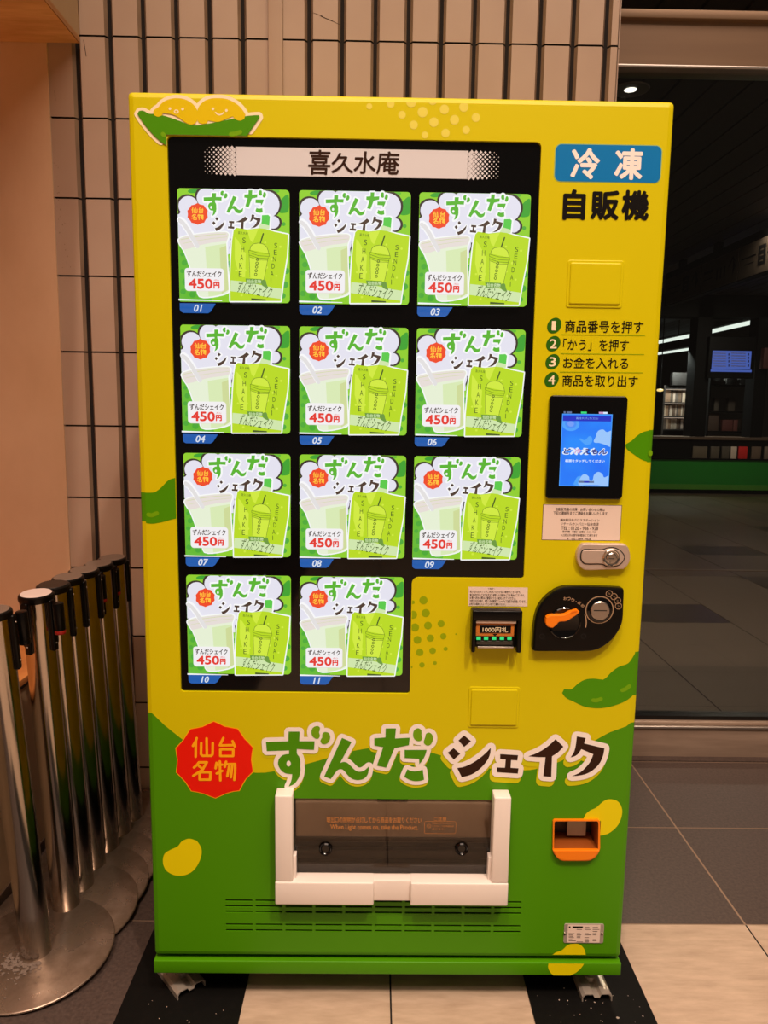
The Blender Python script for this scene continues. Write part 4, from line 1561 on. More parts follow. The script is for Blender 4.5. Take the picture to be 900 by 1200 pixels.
fw.box(px0 + 0.002, px1 - 0.002, -0.004, -0.0015, pz0 + 0.004, pz1 - 0.002, 'smoked_flap')
FLAP = fw.obj('flap', PU, label='clear smoked pick-up flap')
mat('flap_ink', (196, 128, 62), 0.5)
ft = MB()
FT = -0.0046
sf = 900 / 175
ff = lambda u, v: F(370 + u / sf, 945 + v / sf, FT)
for body, u0, v0, u1, v1 in (('取出口の照明が点灯してから商品をお取りください', 65, 66, 638, 98), ('When Light comes on, take the Product.', 88, 112, 618, 146), ('ご注意', 712, 64, 788, 86), ('取出口に手を入れないで', 702, 96, 832, 106), ('ください。けがの恐れが', 702, 114, 832, 124), ('あります。', 702, 132, 780, 142)):
    a_, b_ = ff(u0, v1), ff(u1, v0)
    text(ft, body, a_[0], b_[0], a_[1], b_[1], FT, 'flap_ink', 0.004)
bxp = rrect(ff(658, 0)[0], ff(848, 0)[0], ff(0, 158)[1], ff(0, 84)[1], 0.004)
ft.stroke(bxp, 0.0007, FT, 'flap_ink', closed=True, seg=4)
p = ff(682, 118)
ft.ring(p, 0.0042, 0.0007, FT - 1e-4, 'flap_ink', 16)
ft.stroke([(p[0] - 0.003, p[1] + 0.003), (p[0] + 0.003, p[1] - 0.003)], 0.0007, FT - 1e-4, 'flap_ink', seg=4)
ft.obj('flap_print', PU, label='orange lettering on the flap')
for u in (381.5, 541):
    kn = MB()
    p = F(u, 994.5, -0.004)
    kn.lathe([(0.0125, 0.0), (0.0145, 0.003), (0.0125, 0.006), (0.0095, 0.004), (0.008, 0.001), (0.0003, 0.001)], 'black_gloss', 24, (p[0], -0.004, p[1]), '-Y')
    kn.obj('finger_grip', PU)

# ------------------------------------------------ coin return cup
s5 = 8.18
fo = lambda u, v, y=-0.004: F(635 + u / s5, 925 + v / s5, y)
CRU = empty('coin_return', (0, 0, 0))
CRU.parent = VM
mat('orange_shell', (214, 112, 22), 0.35)
mat('cup_brown', (150, 76, 26), 0.4)
oc = MB()
ou = [fo(*p) for p in [(120, 291), (540, 291), (556, 305), (556, 560), (548, 590), (530, 622), (500, 655), (465, 675), (430, 682), (205, 682), (170, 672), (138, 645), (110, 605), (103, 575), (106, 305)]]
oin = [fo(*p) for p in [(130, 302), (528, 302), (540, 314), (536, 572), (525, 578), (122, 576), (114, 565), (118, 314)]]
oc.poly(ccw(ou), -0.006, 'orange_plastic', [ccw(oin)])
n = len(ou)
oo = ccw(ou)
oc.add([(p[0], -0.006, p[1]) for p in oo] + [(p[0], 0.0, p[1]) for p in oo], [(i, n + i, n + (i + 1) % n, (i + 1) % n) for i in range(n)], 'orange_plastic')
oc.walls(oin, -0.006, 0.05, 'cup_brown')
li = [fo(103, 575, -0.013), fo(548, 582, -0.013)]
lip = smooth([fo(*p, -0.010) for p in [(106, 582), (330, 580), (548, 582), (545, 596), (528, 622), (498, 655), (465, 673), (430, 680), (205, 680), (170, 670), (140, 645), (114, 605)]])
oc.prism(lip, -0.012, -0.004, 'orange_plastic', 0.002)
oc.obj('cup_shell', CRU, label='orange coin return cup')
ci = MB()
a_, b_ = fo(114, 578), fo(540, 300)
ci.box(a_[0], b_[0], 0.049, 0.052, a_[1], b_[1], 'tray_dark')
zz = fo(114, 455, 0.03)[1]
ci.add([(a_[0], 0.0, a_[1]), (b_[0], 0.0, a_[1]), (b_[0], 0.049, zz), (a_[0], 0.049, zz)], [(0, 1, 2, 3)], 'cup_brown')
ci.obj('cup_floor', CRU)
cf = MB()
a_, b_ = fo(238, 440, 0.03), fo(425, 300, 0.03)
cf.box(a_[0], b_[0], 0.028, 0.030, a_[1], b_[1], 'chute_grey', 0.0008)
cf.obj('coin_flap', CRU, label='grey inner coin flap')

# ------------------------------------------------ rating plate
s4 = 12.857
fr_ = lambda u, v, y=-0.0015: F(650 + u / s4, 1070 + v / s4, y)
rp_ = MB()
a_, b_ = fr_(132, 452), fr_(748, 165)
rp_.prism(rrect(a_[0], b_[0], a_[1], b_[1], 0.004), -0.0018, 0.0, 'bracket_zinc', 0.0006)
RP = rp_.obj('rating_plate', VM, label='small grey rating plate')
rs = MB()
a_, b_ = fr_(185, 440), fr_(690, 172)
rs.poly([(a_[0], a_[1]), (b_[0], a_[1]), (b_[0], b_[1]), (a_[0], b_[1])], -0.0022, 'sticker_paper')
for u0, v0, u1, v1 in ((268, 196, 425, 220), (212, 196, 238, 220)):
    p, r_ = fr_(u0, v1), fr_(u1, v0)
    rs.poly([(p[0], p[1]), (r_[0], p[1]), (r_[0], r_[1]), (p[0], r_[1])], -0.0024, 'print_black')
for v in (212, 242, 272, 305, 325, 345, 365, 395, 412, 430):
    for u0 in (210, 330, 450, 570):
        if random.random() < 0.75 and not (v == 212 and u0 < 440):
            p, r_ = fr_(u0, v + 4), fr_(u0 + random.uniform(50, 108), v - 4)
            rs.poly([(p[0], p[1]), (r_[0], p[1]), (r_[0], r_[1]), (p[0], r_[1])], -0.0024, 'sticker_ink')
rs.obj('plate_label', RP)
for u in (150, 715):
    sc = MB()
    p = fr_(u, 308)
    sc.lathe([(0.0032, 0), (0.0028, 0.0014), (0.0003, 0.002)], 'chrome', 14, (p[0], -0.0018, p[1]), '-Y')
    sc.obj('screw', RP)

# ================================================================== THINGS AROUND
# ---- rubber strips under the machine
noisy('black_rubber', (9, 8, 7), (16, 14, 13), 60, 0.6, 6, lo=0.5, hi=0.8, spec=0.2)
for (x0, x1, lab) in ((-0.586, -0.321, 'long black rubber floor strip under the left foot of the vending machine'), (0.318, 0.582, 'long black rubber floor strip under the right foot of the vending machine')):
    r_ = MB()
    r_.box(x0, x1, -0.75, 0.86, 0.0, 0.0052, 'black_rubber', 0.001)
    tag(r_.obj('rubber_strip'), lab, 'floor mat', 'rubber strips under the machine')

# ---- stanchion posts
noisy('brushed_chrome', (196, 188, 180), (172, 164, 156), 30, 0.16, 3, (1, 1, 0.05), metal=1.0)
noisy('worn_base', (196, 176, 160), (120, 100, 84), 7, 0.16, 6, metal=0.85, lo=0.35, hi=0.7, rough2=0.5)
mat('belt_red', (150, 22, 18), 0.5)
mat('cap_grey', (122, 104, 92), 0.4)
mat('cap_pale', (226, 208, 202), 0.45)
mat('cap_black', (38, 32, 29), 0.4)
tilt = Matrix.Rotation(math.radians(-0.4), 4, 'Y') @ Matrix.Rotation(math.radians(4.6), 4, 'X')
RB, HP = 0.175, 0.86
POSTS = [(-0.832, 0.126, 'cap_grey', -10, 'chrome belt post nearest the camera, cut by the left edge', 135),
         (-0.824, 0.280, 'cap_pale', -36, 'chrome belt post with pale pinkish cap disc, second from the camera', 74),
         (-0.822, 0.368, 'cap_black', -6, 'chrome belt post with all black cap, third from the camera', None),
         (-0.820, 0.452, 'cap_grey', -16, 'chrome belt post with grey cap, just behind the black capped one', None),
         (-0.812, 0.536, 'cap_grey', -16, 'chrome belt post with grey cap, third from the tiled wall', None),
         (-0.802, 0.616, 'cap_grey', 4, 'chrome belt post with grey cap, second from the tiled wall', 24),
         (-0.792, 0.698, 'cap_grey', 4, 'chrome belt post with grey cap, closest to the tiled wall', 24)]


def cassette(mb, ang, out=0.0):
    """black belt clip channel on the tube, seen as a long narrow rounded strip"""
    bm = bmesh.new()
    bmesh.ops.create_cube(bm, size=1)
    bmesh.ops.scale(bm, vec=(0.017, 0.012, 0.125), verts=bm.verts)
    bmesh.ops.bevel(bm, geom=bm.edges[:], offset=0.004, segments=3, affect='EDGES', profile=0.5)
    R_ = 0.0385 + out
    bm.transform(Matrix.Rotation(ang, 4, 'Z') @ Matrix.Translation((0, -R_, HP - 0.075)))
    mb.bm(bm, 'black_plastic', True)


for i, (x, y, cap, rot, lab, belt) in enumerate(POSTS):
    st = empty('stanchion_post', (x, y, 0.0))
    zc = RB * math.sqrt(math.sin(math.radians(0.4)) ** 2 + math.sin(math.radians(4.6)) ** 2) + 0.0015
    st.location = (x, y, zc)
    lean = Matrix.Rotation(math.radians(-1.5), 4, 'Y') @ Matrix.Rotation(math.radians(4.6), 4, 'X') if i == 0 else tilt
    if i == 0:
        st.location.z = zc + 0.0016
    st.rotation_euler = (lean.to_3x3()).to_euler()
    tag(st, lab, 'barrier post', 'row of chrome belt posts beside the machine')
    bs_ = MB()
    bs_.lathe([(0.0005, 0.0), (RB - 0.003, 0.0), (RB, 0.002), (RB, 0.0055), (RB - 0.003, 0.0075), (0.0005, 0.0075)], 'worn_base', 72)
    bs_.obj('base_plate', st)
    tb = MB()
    tb.lathe([(0.0345, 0.007), (0.0345, HP - 0.012)], 'brushed_chrome', 40)
    tb.obj('tube', st)
    cp = MB()
    cp.lathe([(0.0350, HP - 0.018), (0.0385, HP - 0.016), (0.0400, HP - 0.010), (0.0390, HP - 0.003), (0.0345, HP)], 'black_plastic', 40)
    cp.lathe([(0.0345, HP), (0.0335, HP + 0.0008), (0.0005, HP + 0.0012)], cap, 40)
    cp.obj('cap', st)
    for k in range(4):
        c_ = MB()
        cassette(c_, math.radians(rot + 45 + 90 * k - 25))
        R_ = 0.0452
        a_ = math.radians(rot + 45 + 90 * k - 25)
        for dz in (-0.118, -0.03):
            bm = bmesh.new()
            bmesh.ops.create_uvsphere(bm, u_segments=10, v_segments=6, radius=0.0022)
            bm.transform(Matrix.Rotation(a_, 4, 'Z') @ Matrix.Translation((0, -0.0445, HP + dz)))
            c_.bm(bm, 'steel', True)
        c_.obj('belt_slot', st)
    if belt is not None:
        a_ = math.radians(belt)
        b_ = MB()
        for z0, z1, mm in ((HP - 0.085, HP - 0.018, 'black_plastic'), (HP - 0.094, HP - 0.084, 'belt_red' if i else 'black_plastic')):
            bm = bmesh.new()
            bmesh.ops.create_cone(bm, cap_ends=True, segments=20, radius1=0.0125, radius2=0.0125, depth=z1 - z0)
            bmesh.ops.bevel(bm, geom=[e for e in bm.edges if abs(e.verts[0].co.z - e.verts[1].co.z) < 1e-6], offset=0.002, segments=2, affect='EDGES', profile=0.5)
            bm.transform(Matrix.Rotation(a_, 4, 'Z') @ Matrix.Translation((0, -0.058, (z0 + z1) / 2)))
            b_.bm(bm, mm, True)
        b_.obj('belt_end', st)

mat('dust_grey', (120, 104, 94), 0.9)
mat('litter_pale', (176, 160, 148), 0.8)
rd = random.Random(3)


def lump(mb, p, r, m):
    bm = bmesh.new()
    bmesh.ops.create_icosphere(bm, subdivisions=1, radius=r)
    for v in bm.verts:
        v.co *= rd.uniform(0.55, 1.25)
        v.co.z = max(0.0, v.co.z * 0.5)
    bm.transform(Matrix.Translation(p))
    mb.bm(bm, m)


du = MB()
TM = Matrix.Translation((POSTS[0][0], POSTS[0][1], zc + 0.0016)) @ Matrix.Rotation(math.radians(-1.5), 4, 'Y') @ Matrix.Rotation(math.radians(4.6), 4, 'X')
for k in range(130):
    a_, q_ = rd.uniform(3.4, 5.3), 0.040 + abs(rd.gauss(0, 0.035))
    if q_ > 0.15:
        continue
    lump(du, TM @ Vector((q_ * math.cos(a_), q_ * math.sin(a_), 0.0078)), rd.uniform(0.0015, 0.0075) * (1.2 - q_ * 5), 'dust_grey')
tag(du.obj('dust'), 'grey dust and lint lying on the nearest post base around its tube', 'dust', kind='stuff')
du = MB()
for k in range(70):
    x = rd.uniform(0.33, 0.57) if k % 3 else rd.uniform(-0.57, -0.34)
    y = rd.uniform(-0.12, 0.02) if k % 5 else rd.uniform(-0.5, 0.05)
    lump(du, Vector((x, y, 0.0051)), rd.uniform(0.0006, 0.0018) * (2.2 if rd.random() < 0.08 else 1), 'litter_pale')
tag(du.obj('floor_litter'), 'tiny pale specks of litter strewn over the black rubber strips', 'litter', kind='stuff')

# ---- plywood bulkhead over the left wall and low plywood ledge
noisy('plywood', (244, 200, 150), (206, 152, 104), 5, 0.55, 6, (0.8, 5, 4), lo=0.3, hi=0.7)
noisy('plywood_edge', (176, 124, 78), (140, 92, 54), 14, 0.6, 4, (1, 0.2, 8))
noisy('bulkhead_side', (176, 148, 116), (166, 138, 108), 2, 0.6, 3)
OB = empty('overhead_box', (-1.5, 0.3, 2.345))
tag(OB, 'plywood overhead box high at the left, its grained underside showing', 'overhead box')
sbx = F(95, 52, WY)
BY1 = WY - 0.0075
pb = MB()
pb.box(-2.245 + 1.5, sbx[0] - 0.003 + 1.5, -1.5 - 0.3, BY1 - 0.3, sbx[1] - 2.345, sbx[1] + 0.016 - 2.345, 'plywood')
pb.obj('bottom_board', OB)
sd = MB()
sd.box(sbx[0] - 0.016 + 1.5, sbx[0] - 0.002 + 1.5, -1.5 - 0.3, BY1 - 0.3, sbx[1] + 0.016 - 2.345, 3.4 - 2.345, 'bulkhead_side')
sd.obj('side_board', OB)
ed = MB()
ed.box(sbx[0] - 0.003 + 1.5, sbx[0] + 1.5, -1.5 - 0.3, BY1 - 0.3, sbx[1] - 2.345, sbx[1] + 0.016 - 2.345, 'plywood_edge')
ed.obj('edge_band', OB)

PBN = empty('plywood_bench', (-1.6, 0.0, 0.0))
tag(PBN, 'low plywood topped bench at the left edge, behind the chrome posts', 'bench')
noisy('plywood_top', (236, 158, 88), (214, 132, 66), 6, 0.5, 6, (4, 0.9, 4), lo=0.3, hi=0.7)
q = MB()
q.box(-2.245 + 1.6, -1.0 + 1.6, -1.5, BY1, 0.545, 0.563, 'plywood_top', 0.001)
q.obj('top_board', PBN)
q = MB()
q.box(-2.245 + 1.6, -1.008 + 1.6, -1.49, BY1 - 0.003, 0.530, 0.545, 'black_plastic')  # black strip drawn in for the shade below the top board
q.obj('shade_strip', PBN)
q = MB()
q.box(-2.245 + 1.6, -1.012 + 1.6, -1.485, BY1 - 0.003, 0.035, 0.530, 'bulkhead_side')
q.obj('side_panel', PBN)
q = MB()
noisy('grimy_base', (92, 70, 52), (50, 38, 30), 9, 0.7, 5)
q.box(-2.245 + 1.6, -1.008 + 1.6, -1.49, BY1 - 0.003, 0.0, 0.035, 'grimy_base')
q.obj('kickboard', PBN)

# ================================================================== BEYOND THE GLASS
mat('shop_green', (30, 122, 34), 0.4)
mat('shop_green_light', (74, 132, 40), 0.4)
mat('shop_black', (4, 4, 4), 0.6, spec=0.1)
mat('shop_dark', (34, 28, 24), 0.6)
mat('counter_top', (84, 66, 52), 0.5)
mat('tube_light', (232, 240, 232), emit=1.6)
mat('bulb_warm', (255, 214, 130), emit=1.6)
mat('shelf_glow', (225, 195, 175), emit=0.9)
mat('monitor_blue', (84, 112, 214), emit=0.85)
mat('monitor_ink', (24, 34, 90), 0.5)
SHY = 10.35
ct = empty('shop_counter', (6.0, SHY, 0))
tag(ct, 'green fronted shop counter across the hall beyond the glass', 'shop counter')
q = MB()
q.box(-4.2, 5.0, 0.0, 0.45, 0.07, 0.545, 'shop_green')
q.box(-4.2, 5.0, -0.01, 0.0, 0.07, 0.15, 'shop_green_light')
q.obj('front_panel', ct)
q = MB()
q.box(-4.2, 5.0, 0.02, 0.45, 0.0, 0.07, 'shop_black')
q.obj('toe_kick', ct)
q = MB()
q.box(-4.2, 5.0, 0.05, 0.12, 0.545, 0.86, 'shop_black')
q.box(-4.2, 5.0, -0.02, 0.05, 0.545, 0.565, 'shop_black')
q.box(-4.2, 5.0, 0.02, 0.5, 0.86, 0.90, 'counter_top')
q.obj('display_rack', ct)
# magazines on the counter front
fs10 = lambda px, py, yy: F(px, py, yy)
mags = [(811, 829, (96, 84, 68), 'dim tan magazine on the counter rack, left of the row'), (832, 843, (84, 74, 62), 'dim grey magazine second from left on the counter rack'),
        (845, 855, (78, 70, 60), 'dim grey magazine left of the white one on the counter rack'), (855.5, 863.5, (196, 176, 160), 'whitish magazine beside the red one on the counter rack'),
        (864.5, 876, (200, 34, 30), 'bright red magazine on the counter rack'), (880, 892, (104, 84, 70), 'brownish magazine right of the red one on the counter rack'),
        (895, 906, (120, 104, 92), 'pale magazine at the right edge of the counter rack')]
for px0_, px1_, c, lab in mags:
    m_ = MB()
    a_, b_ = fs10(px0_, 537.5, SHY + 0.03), fs10(px1_, 523.5, SHY + 0.03)
    mat('mag_%d' % px0_, c, 0.5)
    m_.box(a_[0], b_[0], SHY + 0.02, SHY + 0.045, 0.5655, b_[1], 'mag_%d' % px0_, 0.002)
    tag(m_.obj('magazine'), lab, 'magazine', 'magazines on the counter rack')
# lit book shelf
bx0_, bx1_ = F(778, 480, 11.2)[0], F(818, 480, 11.2)[0]
zs = [F(800, yy, 11.2)[1] for yy in (455, 471.5, 488, 503)]
bs2 = empty('bookshelf', ((bx0_ + bx1_) / 2, 11.3, 0.0))
tag(bs2, 'lit bookshelf of pale spines beyond the glass', 'bookshelf')
q = MB()
cxb = (bx0_ + bx1_) / 2
for x in (bx0_ - 0.03, bx1_):
    q.box(x - cxb, x + 0.03 - cxb, -0.12, 0.22, 0.0, zs[0] + 0.05, 'shop_dark')
q.box(bx0_ - cxb, bx1_ - cxb, 0.2, 0.22, 0.0, zs[0] + 0.05, 'shop_black')
q.box(bx0_ - cxb, bx1_ - cxb, -0.1, 0.2, zs[3] - 0.9, zs[3] - 0.02, 'shop_black')
q.obj('carcass', bs2)
for k, z in enumerate(zs):
    q = MB()
    q.box(bx0_ - cxb, bx1_ - cxb, -0.12, 0.2, z - 0.02, z, 'shop_dark')
    q.obj('shelf', bs2)
    if k < 3:
        q = MB()
        q.box(bx0_ - cxb, bx1_ - cxb, -0.125, -0.10, z - 0.030, z - 0.0205, 'shelf_glow')
        q.obj('light_strip', bs2)
rows_n = ('top', 'middle', 'bottom')
bookm = [mat('book_%d' % k, c, 0.6) for k, c in enumerate(((190, 168, 146), (150, 120, 96), (120, 96, 78), (86, 66, 54), (206, 186, 168), (104, 92, 84)))]
for k in (0, 1, 2):
    x = bx0_ + 0.004
    nb = 0
    while x < bx1_ - 0.03:
        w_ = min(random.uniform(0.02, 0.05), bx1_ - 0.003 - x)
        h_ = (zs[k] - zs[k + 1]) * random.uniform(0.72, 0.86)
        b_ = MB()
        b_.box(x, x + w_ - 0.002, 11.2, 11.42, zs[k + 1] + 0.0005, zs[k + 1] + h_, bookm[random.randrange(6)].name, 0.002)
        tag(b_.obj('book'), 'book among the close row of spines on the %s lit shelf beyond the glass' % rows_n[k], 'book', 'books on the %s lit shelf' % rows_n[k])
        x += w_
        nb += 1

# dark pillar with the monitor
PYM = 10.5
x0_, x1_ = F(822, 450, PYM)[0], F(889, 450, PYM)[0]
pm = MB()
pm.box(x0_ - 0.12, x0_ + 0.11, 10.5, 10.8, 0.90, 3.1, 'shop_black')
pm.box(x1_ - 0.07, x1_ + 0.12, 10.5, 10.8, 0.90, 3.1, 'shop_black')
tag(pm.obj('trim_3'), 'pair of dark uprights of the shop front', kind='structure')
hb = MB()
hb.box(1.8, 11, 10.5, 10.8, F(800, 371, 10.5)[1], 3.1, 'shop_black')
tag(hb.obj('trim_4'), 'dark bulkhead over the shop opening', kind='structure')
mo = empty('monitor', ((x0_ + x1_) / 2, 10.45, F(860, 420, PYM)[1]))
tag(mo, 'blue lit monitor hung between the dark shop uprights', 'monitor')
ml = mo.location
a_, b_ = F(829, 443, 10.4), F(887, 395, 10.4)
q = MB()
q.box(a_[0] - ml.x, b_[0] - ml.x, -0.04, 0.05, a_[1] - ml.z, b_[1] - ml.z, 'shop_black', 0.004)
q.obj('housing', mo)
q = MB()
a_, b_ = F(834, 432, 10.4), F(881, 411.5, 10.4)
q.box(a_[0] - ml.x, b_[0] - ml.x, -0.046, -0.041, a_[1] - ml.z, b_[1] - ml.z, 'monitor_blue')
for u in (853.5, 876.5):
    for v in (415, 419, 423, 428):
        c0, c1 = F(u, v + 1.6, 10.4), F(u + 1.6, v - 1.0, 10.4)
        q.box(c0[0] - ml.x, c1[0] - ml.x, -0.0475, -0.046, c0[1] - ml.z, c1[1] - ml.z, 'monitor_ink')
for u0, u1 in ((836, 851), (857, 874)):
    for v in (414, 417, 420, 423, 426, 429):
        c0, c1 = F(u0, v + 0.3, 10.4), F(u1, v - 0.3, 10.4)
        q.box(c0[0] - ml.x, c1[0] - ml.x, -0.0475, -0.046, c0[1] - ml.z, c1[1] - ml.z, 'book_5')
c0, c1 = F(833, 435.5, 10.4), F(881, 433.5, 10.4)
q.box(c0[0] - ml.x, c1[0] - ml.x, -0.046, -0.041, c0[1] - ml.z, c1[1] - ml.z, 'monitor_blue')
q.obj('display', mo)

# shop interior: side and back wall, dim stock, tubes
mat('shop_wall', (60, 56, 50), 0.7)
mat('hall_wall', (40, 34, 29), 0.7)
hw_ = MB()
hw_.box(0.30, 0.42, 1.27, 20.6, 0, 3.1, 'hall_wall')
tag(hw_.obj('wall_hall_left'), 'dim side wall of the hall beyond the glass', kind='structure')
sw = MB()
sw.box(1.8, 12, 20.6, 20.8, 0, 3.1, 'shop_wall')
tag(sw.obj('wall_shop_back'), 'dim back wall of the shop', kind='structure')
for n_, (pa, pb_, lab) in enumerate((((772, 401), (821, 391), 'nearer white ceiling tube on the left of the dark upright'), ((833, 388.5), (884, 377), 'longest white ceiling tube right above the monitor'),
                                    ((771, 414.5), (822, 407), 'lower white ceiling tube furthest back in the shop'), ((893, 377), (915, 372), 'white ceiling tube at the right edge'))):
    zt2 = 2.75
    A_, B_ = G(*pa, zt2), G(*pb_, zt2)
    t_ = empty('fluorescent_light', ((A_[0] + B_[0]) / 2, (A_[1] + B_[1]) / 2, zt2))
    tag(t_, lab, 'ceiling light', 'fluorescent tubes in the shop')
    q = MB()
    q.tube([(A_[0] - t_.location.x, A_[1] - t_.location.y, 0), (B_[0] - t_.location.x, B_[1] - t_.location.y, 0)], 0.035 if n_ != 2 else 0.03, 'tube_light', 10)
    q.obj('tube', t_)
    q = MB()
    d_ = Vector((B_[0] - A_[0], B_[1] - A_[1], 0))
    q.tube([Vector((-0.5 * d_.x, -0.5 * d_.y, 0.06)), Vector((0.5 * d_.x, 0.5 * d_.y, 0.06))], 0.024, 'shop_wall', 6)
    q.tube([(0, 0, 0.06), (0, 0, 3.0995 - zt2)], 0.01, 'shop_wall', 6)
    q.obj('fitting', t_)
for (px_, py_, rr, lab) in ((773.5, 457, 0.055, 'small warm globe lamp close to the machine edge'), (890, 459, 0.045, 'small warm globe lamp at the right of the monitor')):
    p = F(px_, py_, 11.0)
    t_ = empty('globe_lamp', (p[0], 11.0, p[1]))
    tag(t_, lab, 'lamp', 'warm globe lamps')
    q = MB()
    q.lathe([(0.001, -rr * 0.5), (rr * 0.8, -rr * 0.35), (rr, 0), (rr * 0.7, rr * 0.3), (0.001, rr * 0.4)], 'bulb_warm', 16)
    q.obj('bulb', t_)
    q = MB()
    q.tube([(0, 0, rr * 0.38), (0, 0, 3.1 - p[1])], 0.008, 'shop_black', 6)
    q.obj('cord', t_)
# dim boxed goods on the counter and shelves under the monitor
goods = [(828, 842, 484, 503, (70, 54, 46)), (845, 858, 492, 505, (86, 42, 38)), (858, 864, 492, 505, (96, 52, 48)), (866, 876, 491, 505, (70, 58, 50)), (836, 842, 466, 478, (74, 68, 60)), (852, 861, 466, 482, (66, 58, 50)),
         (832, 845, 442, 450, (48, 46, 43)), (850, 862, 442, 450, (44, 42, 40)), (866, 877, 442, 450, (44, 42, 40)), (787, 810, 437, 451, (30, 26, 24)), (893, 905, 408, 432, (64, 26, 24))]
sh = empty('goods_shelf', (F(855, 470, 11.0)[0], 11.1, 0))
tag(sh, 'dark open goods shelf below the monitor', 'shelf')
q = MB()
ga, gb = F(829, 470, 11.0)[0] - sh.location.x, F(884, 470, 11.0)[0] - sh.location.x
for py_ in (505, 482, 451):
    z = F(850, py_, 11.0)[1]
    q.box(ga, gb, -0.2, 0.15, z - 0.02, z - 0.001, 'shop_black')
q.box(ga - 0.02, ga, -0.2, 0.15, 0.0, F(850, 440, 11.0)[1], 'shop_black')
q.box(gb, gb + 0.02, -0.2, 0.15, 0.0, F(850, 440, 11.0)[1], 'shop_black')
q.obj('rack', sh)
glab = ['dim brown box at the left of the goods shelf floor', 'dull red box at the middle of the goods shelf floor', 'narrow dull red box beside the wider one', 'brown box at the right of the goods shelf floor', 'small grey box at the left of the middle goods tier', 'tall grey box at the centre of the middle goods tier',
        'grey pack left under the monitor', 'grey pack middle under the monitor', 'grey pack right under the monitor', 'dim wide box above the lit bookshelf', 'red poster board at the right edge beyond the glass']
for k, (a0, a1, v0, v1, c) in enumerate(goods):
    yy = 11.0 if k not in (9, 10) else (11.35 if k == 9 else 10.4)
    base = {0: 505, 1: 505, 2: 505, 3: 505, 4: 482, 5: 482, 6: 451, 7: 451, 8: 451}.get(k)
    z0 = F(850, base, yy)[1] if base else F(a0, v1, yy)[1]
    if k == 9:
        z0 = zs[0] + 0.0505
    p0, p1 = F(a0, v1, yy), F(a1, v0, yy)
    mat('goods_%d' % k, c, 0.6)
    b_ = MB()
    b_.box(p0[0], p1[0], yy - 0.03, yy + 0.08, z0, p1[1], 'goods_%d' % k, 0.004)
    tag(b_.obj('poster_board' if k == 10 else 'goods_box'), glab[k], 'poster' if k == 10 else 'box', None if k == 10 else 'boxed goods in the shop')

# hanging direction sign, its face turned towards the left
mat('sign_face', (96, 84, 72), 0.5)
mat('sign_ink', (12, 12, 14), 0.5)
mat('sign_red', (110, 24, 20), 0.5)
SXF = 3.55
ds = empty('direction_sign', (SXF, 6.4, 2.6))
tag(ds, 'dim hanging direction sign with arrows beyond the glass', 'sign')
q = MB()
q.box(0.0, 0.12, -1.9, 1.75, 0.33, 0.40, 'shop_black')
q.box(0.004, 0.10, -1.9, 1.75, 0.0, 0.33, 'shop_black')
for yy in (-0.9, 0.45, 1.4):
    q.box(0.03, 0.09, yy - 0.05, yy + 0.05, 0.40, 0.5, 'shop_black')
q.obj('housing', ds)
bounds = [1.72, 0.70, -0.18, -0.96, -1.85]


def sgn(mb, body, s0, s1, z0, z1, ya, yb, m_, bold=0.0):
    """lettering on a face turned to -x; s runs 0..1 from the far (left in the photo) end"""
    vs, fs = text_mesh(body)
    ax, bx_ = min(v[0] for v in vs), max(v[0] for v in vs)
    ay, by = min(v[1] for v in vs), max(v[1] for v in vs)
    out = []
    for u, v in vs:
        s = s0 + (s1 - s0) * (u - ax) / (bx_ - ax)
        out.append((-0.004, ya + (yb - ya) * s, z0 + (z1 - z0) * (v - ay) / (by - ay)))
    mb.add(out, fs, m_)


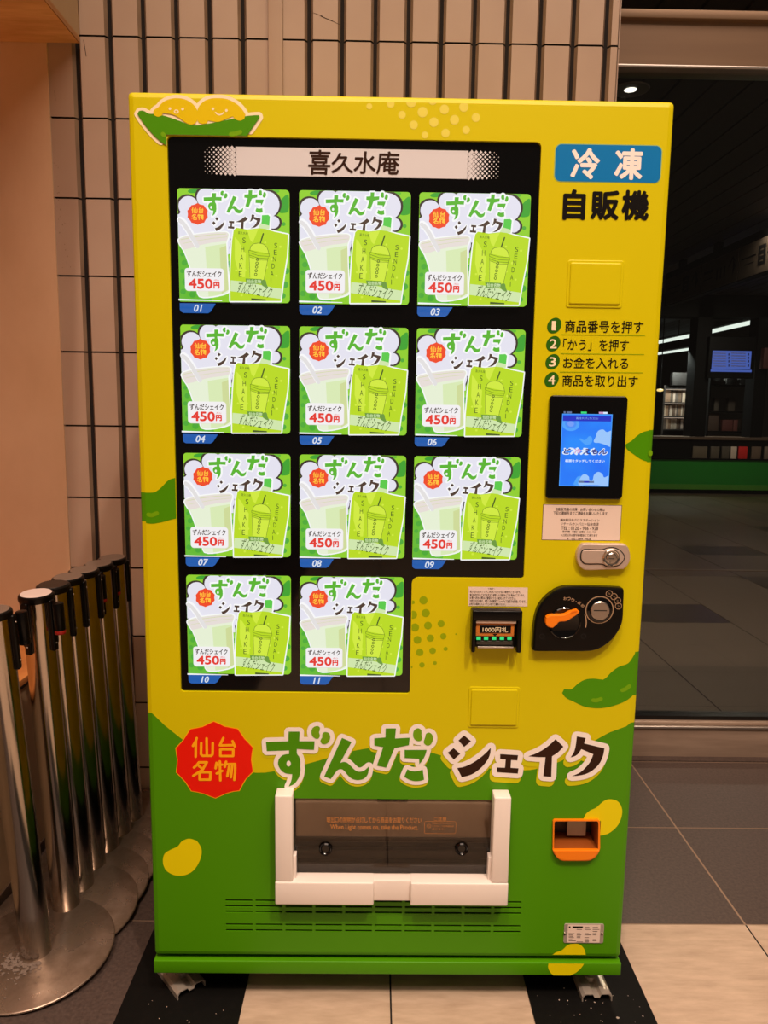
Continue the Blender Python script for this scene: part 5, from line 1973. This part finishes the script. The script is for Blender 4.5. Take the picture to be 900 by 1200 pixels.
for k in range(4):
    ya, yb = bounds[k] - 0.01, bounds[k + 1] + 0.01
    q = MB()
    q.box(-0.003, 0.004, yb, ya, 0.008, 0.322, 'sign_face' if k < 3 else 'sign_red')
    rect = lambda s0, s1, z0, z1: q.add([(-0.004, ya + (yb - ya) * s0, z0), (-0.004, ya + (yb - ya) * s1, z0), (-0.004, ya + (yb - ya) * s1, z1), (-0.004, ya + (yb - ya) * s0, z1)], [(0, 1, 2, 3)], 'sign_ink')
    if k in (0, 1):
        sgn(q, '↑', 0.76, 0.96, 0.07, 0.27, ya, yb, 'sign_ink', 0.03)
    if k == 2:
        sgn(q, '→', 0.72, 0.95, 0.09, 0.25, ya, yb, 'sign_ink', 0.03)
    if k in (0, 2):
        rect(0.50, 0.68, 0.08, 0.26)
        for zz in (0.11, 0.16, 0.21):
            q.add([(-0.0045, ya + (yb - ya) * s, z) for s, z in ((0.55, zz), (0.63, zz), (0.63, zz + 0.012), (0.55, zz + 0.012))], [(0, 1, 2, 3)], 'sign_face')
        rect(0.06, 0.44, 0.185, 0.20)
        rect(0.16, 0.40, 0.125, 0.135)
    if k == 1:
        for s in (0.46, 0.56, 0.66):                       # wheelchair, man and woman pictograms
            rect(s - 0.02, s + 0.02, 0.09, 0.20)
            q.lathe([(0.012, 0.004), (0.012, 0.0045)], 'sign_ink', 12, (0, ya + (yb - ya) * s, 0.225), 'X')
        rect(0.08, 0.34, 0.19, 0.22)
        rect(0.08, 0.34, 0.125, 0.135)
    q.obj('sign_panel', ds, label='dull red end panel' if k == 3 else None)

# round downlight in the hall ceiling
pD = G(739, 104, 3.1)
dl = empty('downlight', (pD[0], pD[1], 3.1))
tag(dl, 'round recessed downlight in the dark slatted ceiling', 'ceiling light')
q = MB()
mat('reflector_grey', (120, 112, 104), 0.35, 0.3)
q.lathe([(0.105, -0.002), (0.100, -0.010), (0.088, -0.010), (0.060, -0.006), (0.034, -0.005)], 'reflector_grey', 32)
q.obj('reflector', dl)
q = MB()
mat('downlight_glow', (255, 246, 232), emit=3.0)
q.lathe([(0.0005, -0.0065), (0.034, -0.0065)], 'downlight_glow', 28)
q.obj('bulb', dl)
downlight('hall_lamp_front', (pD[0], pD[1], 3.07), 36, 0.1, (1.0, 0.8, 0.62), aim=(pD[0], pD[1], 0))
downlight('hall_fill_middle', (3.6, 5.5, 3.05), 44, 0.3, (1.0, 0.82, 0.66), aim=(3.6, 5.6, 0))  # added fill to lift the hall floor, no fitting here
downlight('hall_fill_counter', (5.2, 8.6, 3.05), 40, 0.3, (1.0, 0.86, 0.7), aim=(5.2, 9.4, 0))  # added fill for the floor and counter front, no fitting here
downlight('shop_fill', (4.9, 10.95, 2.3), 40, 0.3, (0.95, 1.0, 0.95), aim=(5.3, 11.3, 0.8))  # unseen fill added to brighten the bookshelf

bpy.context.view_layer.update()
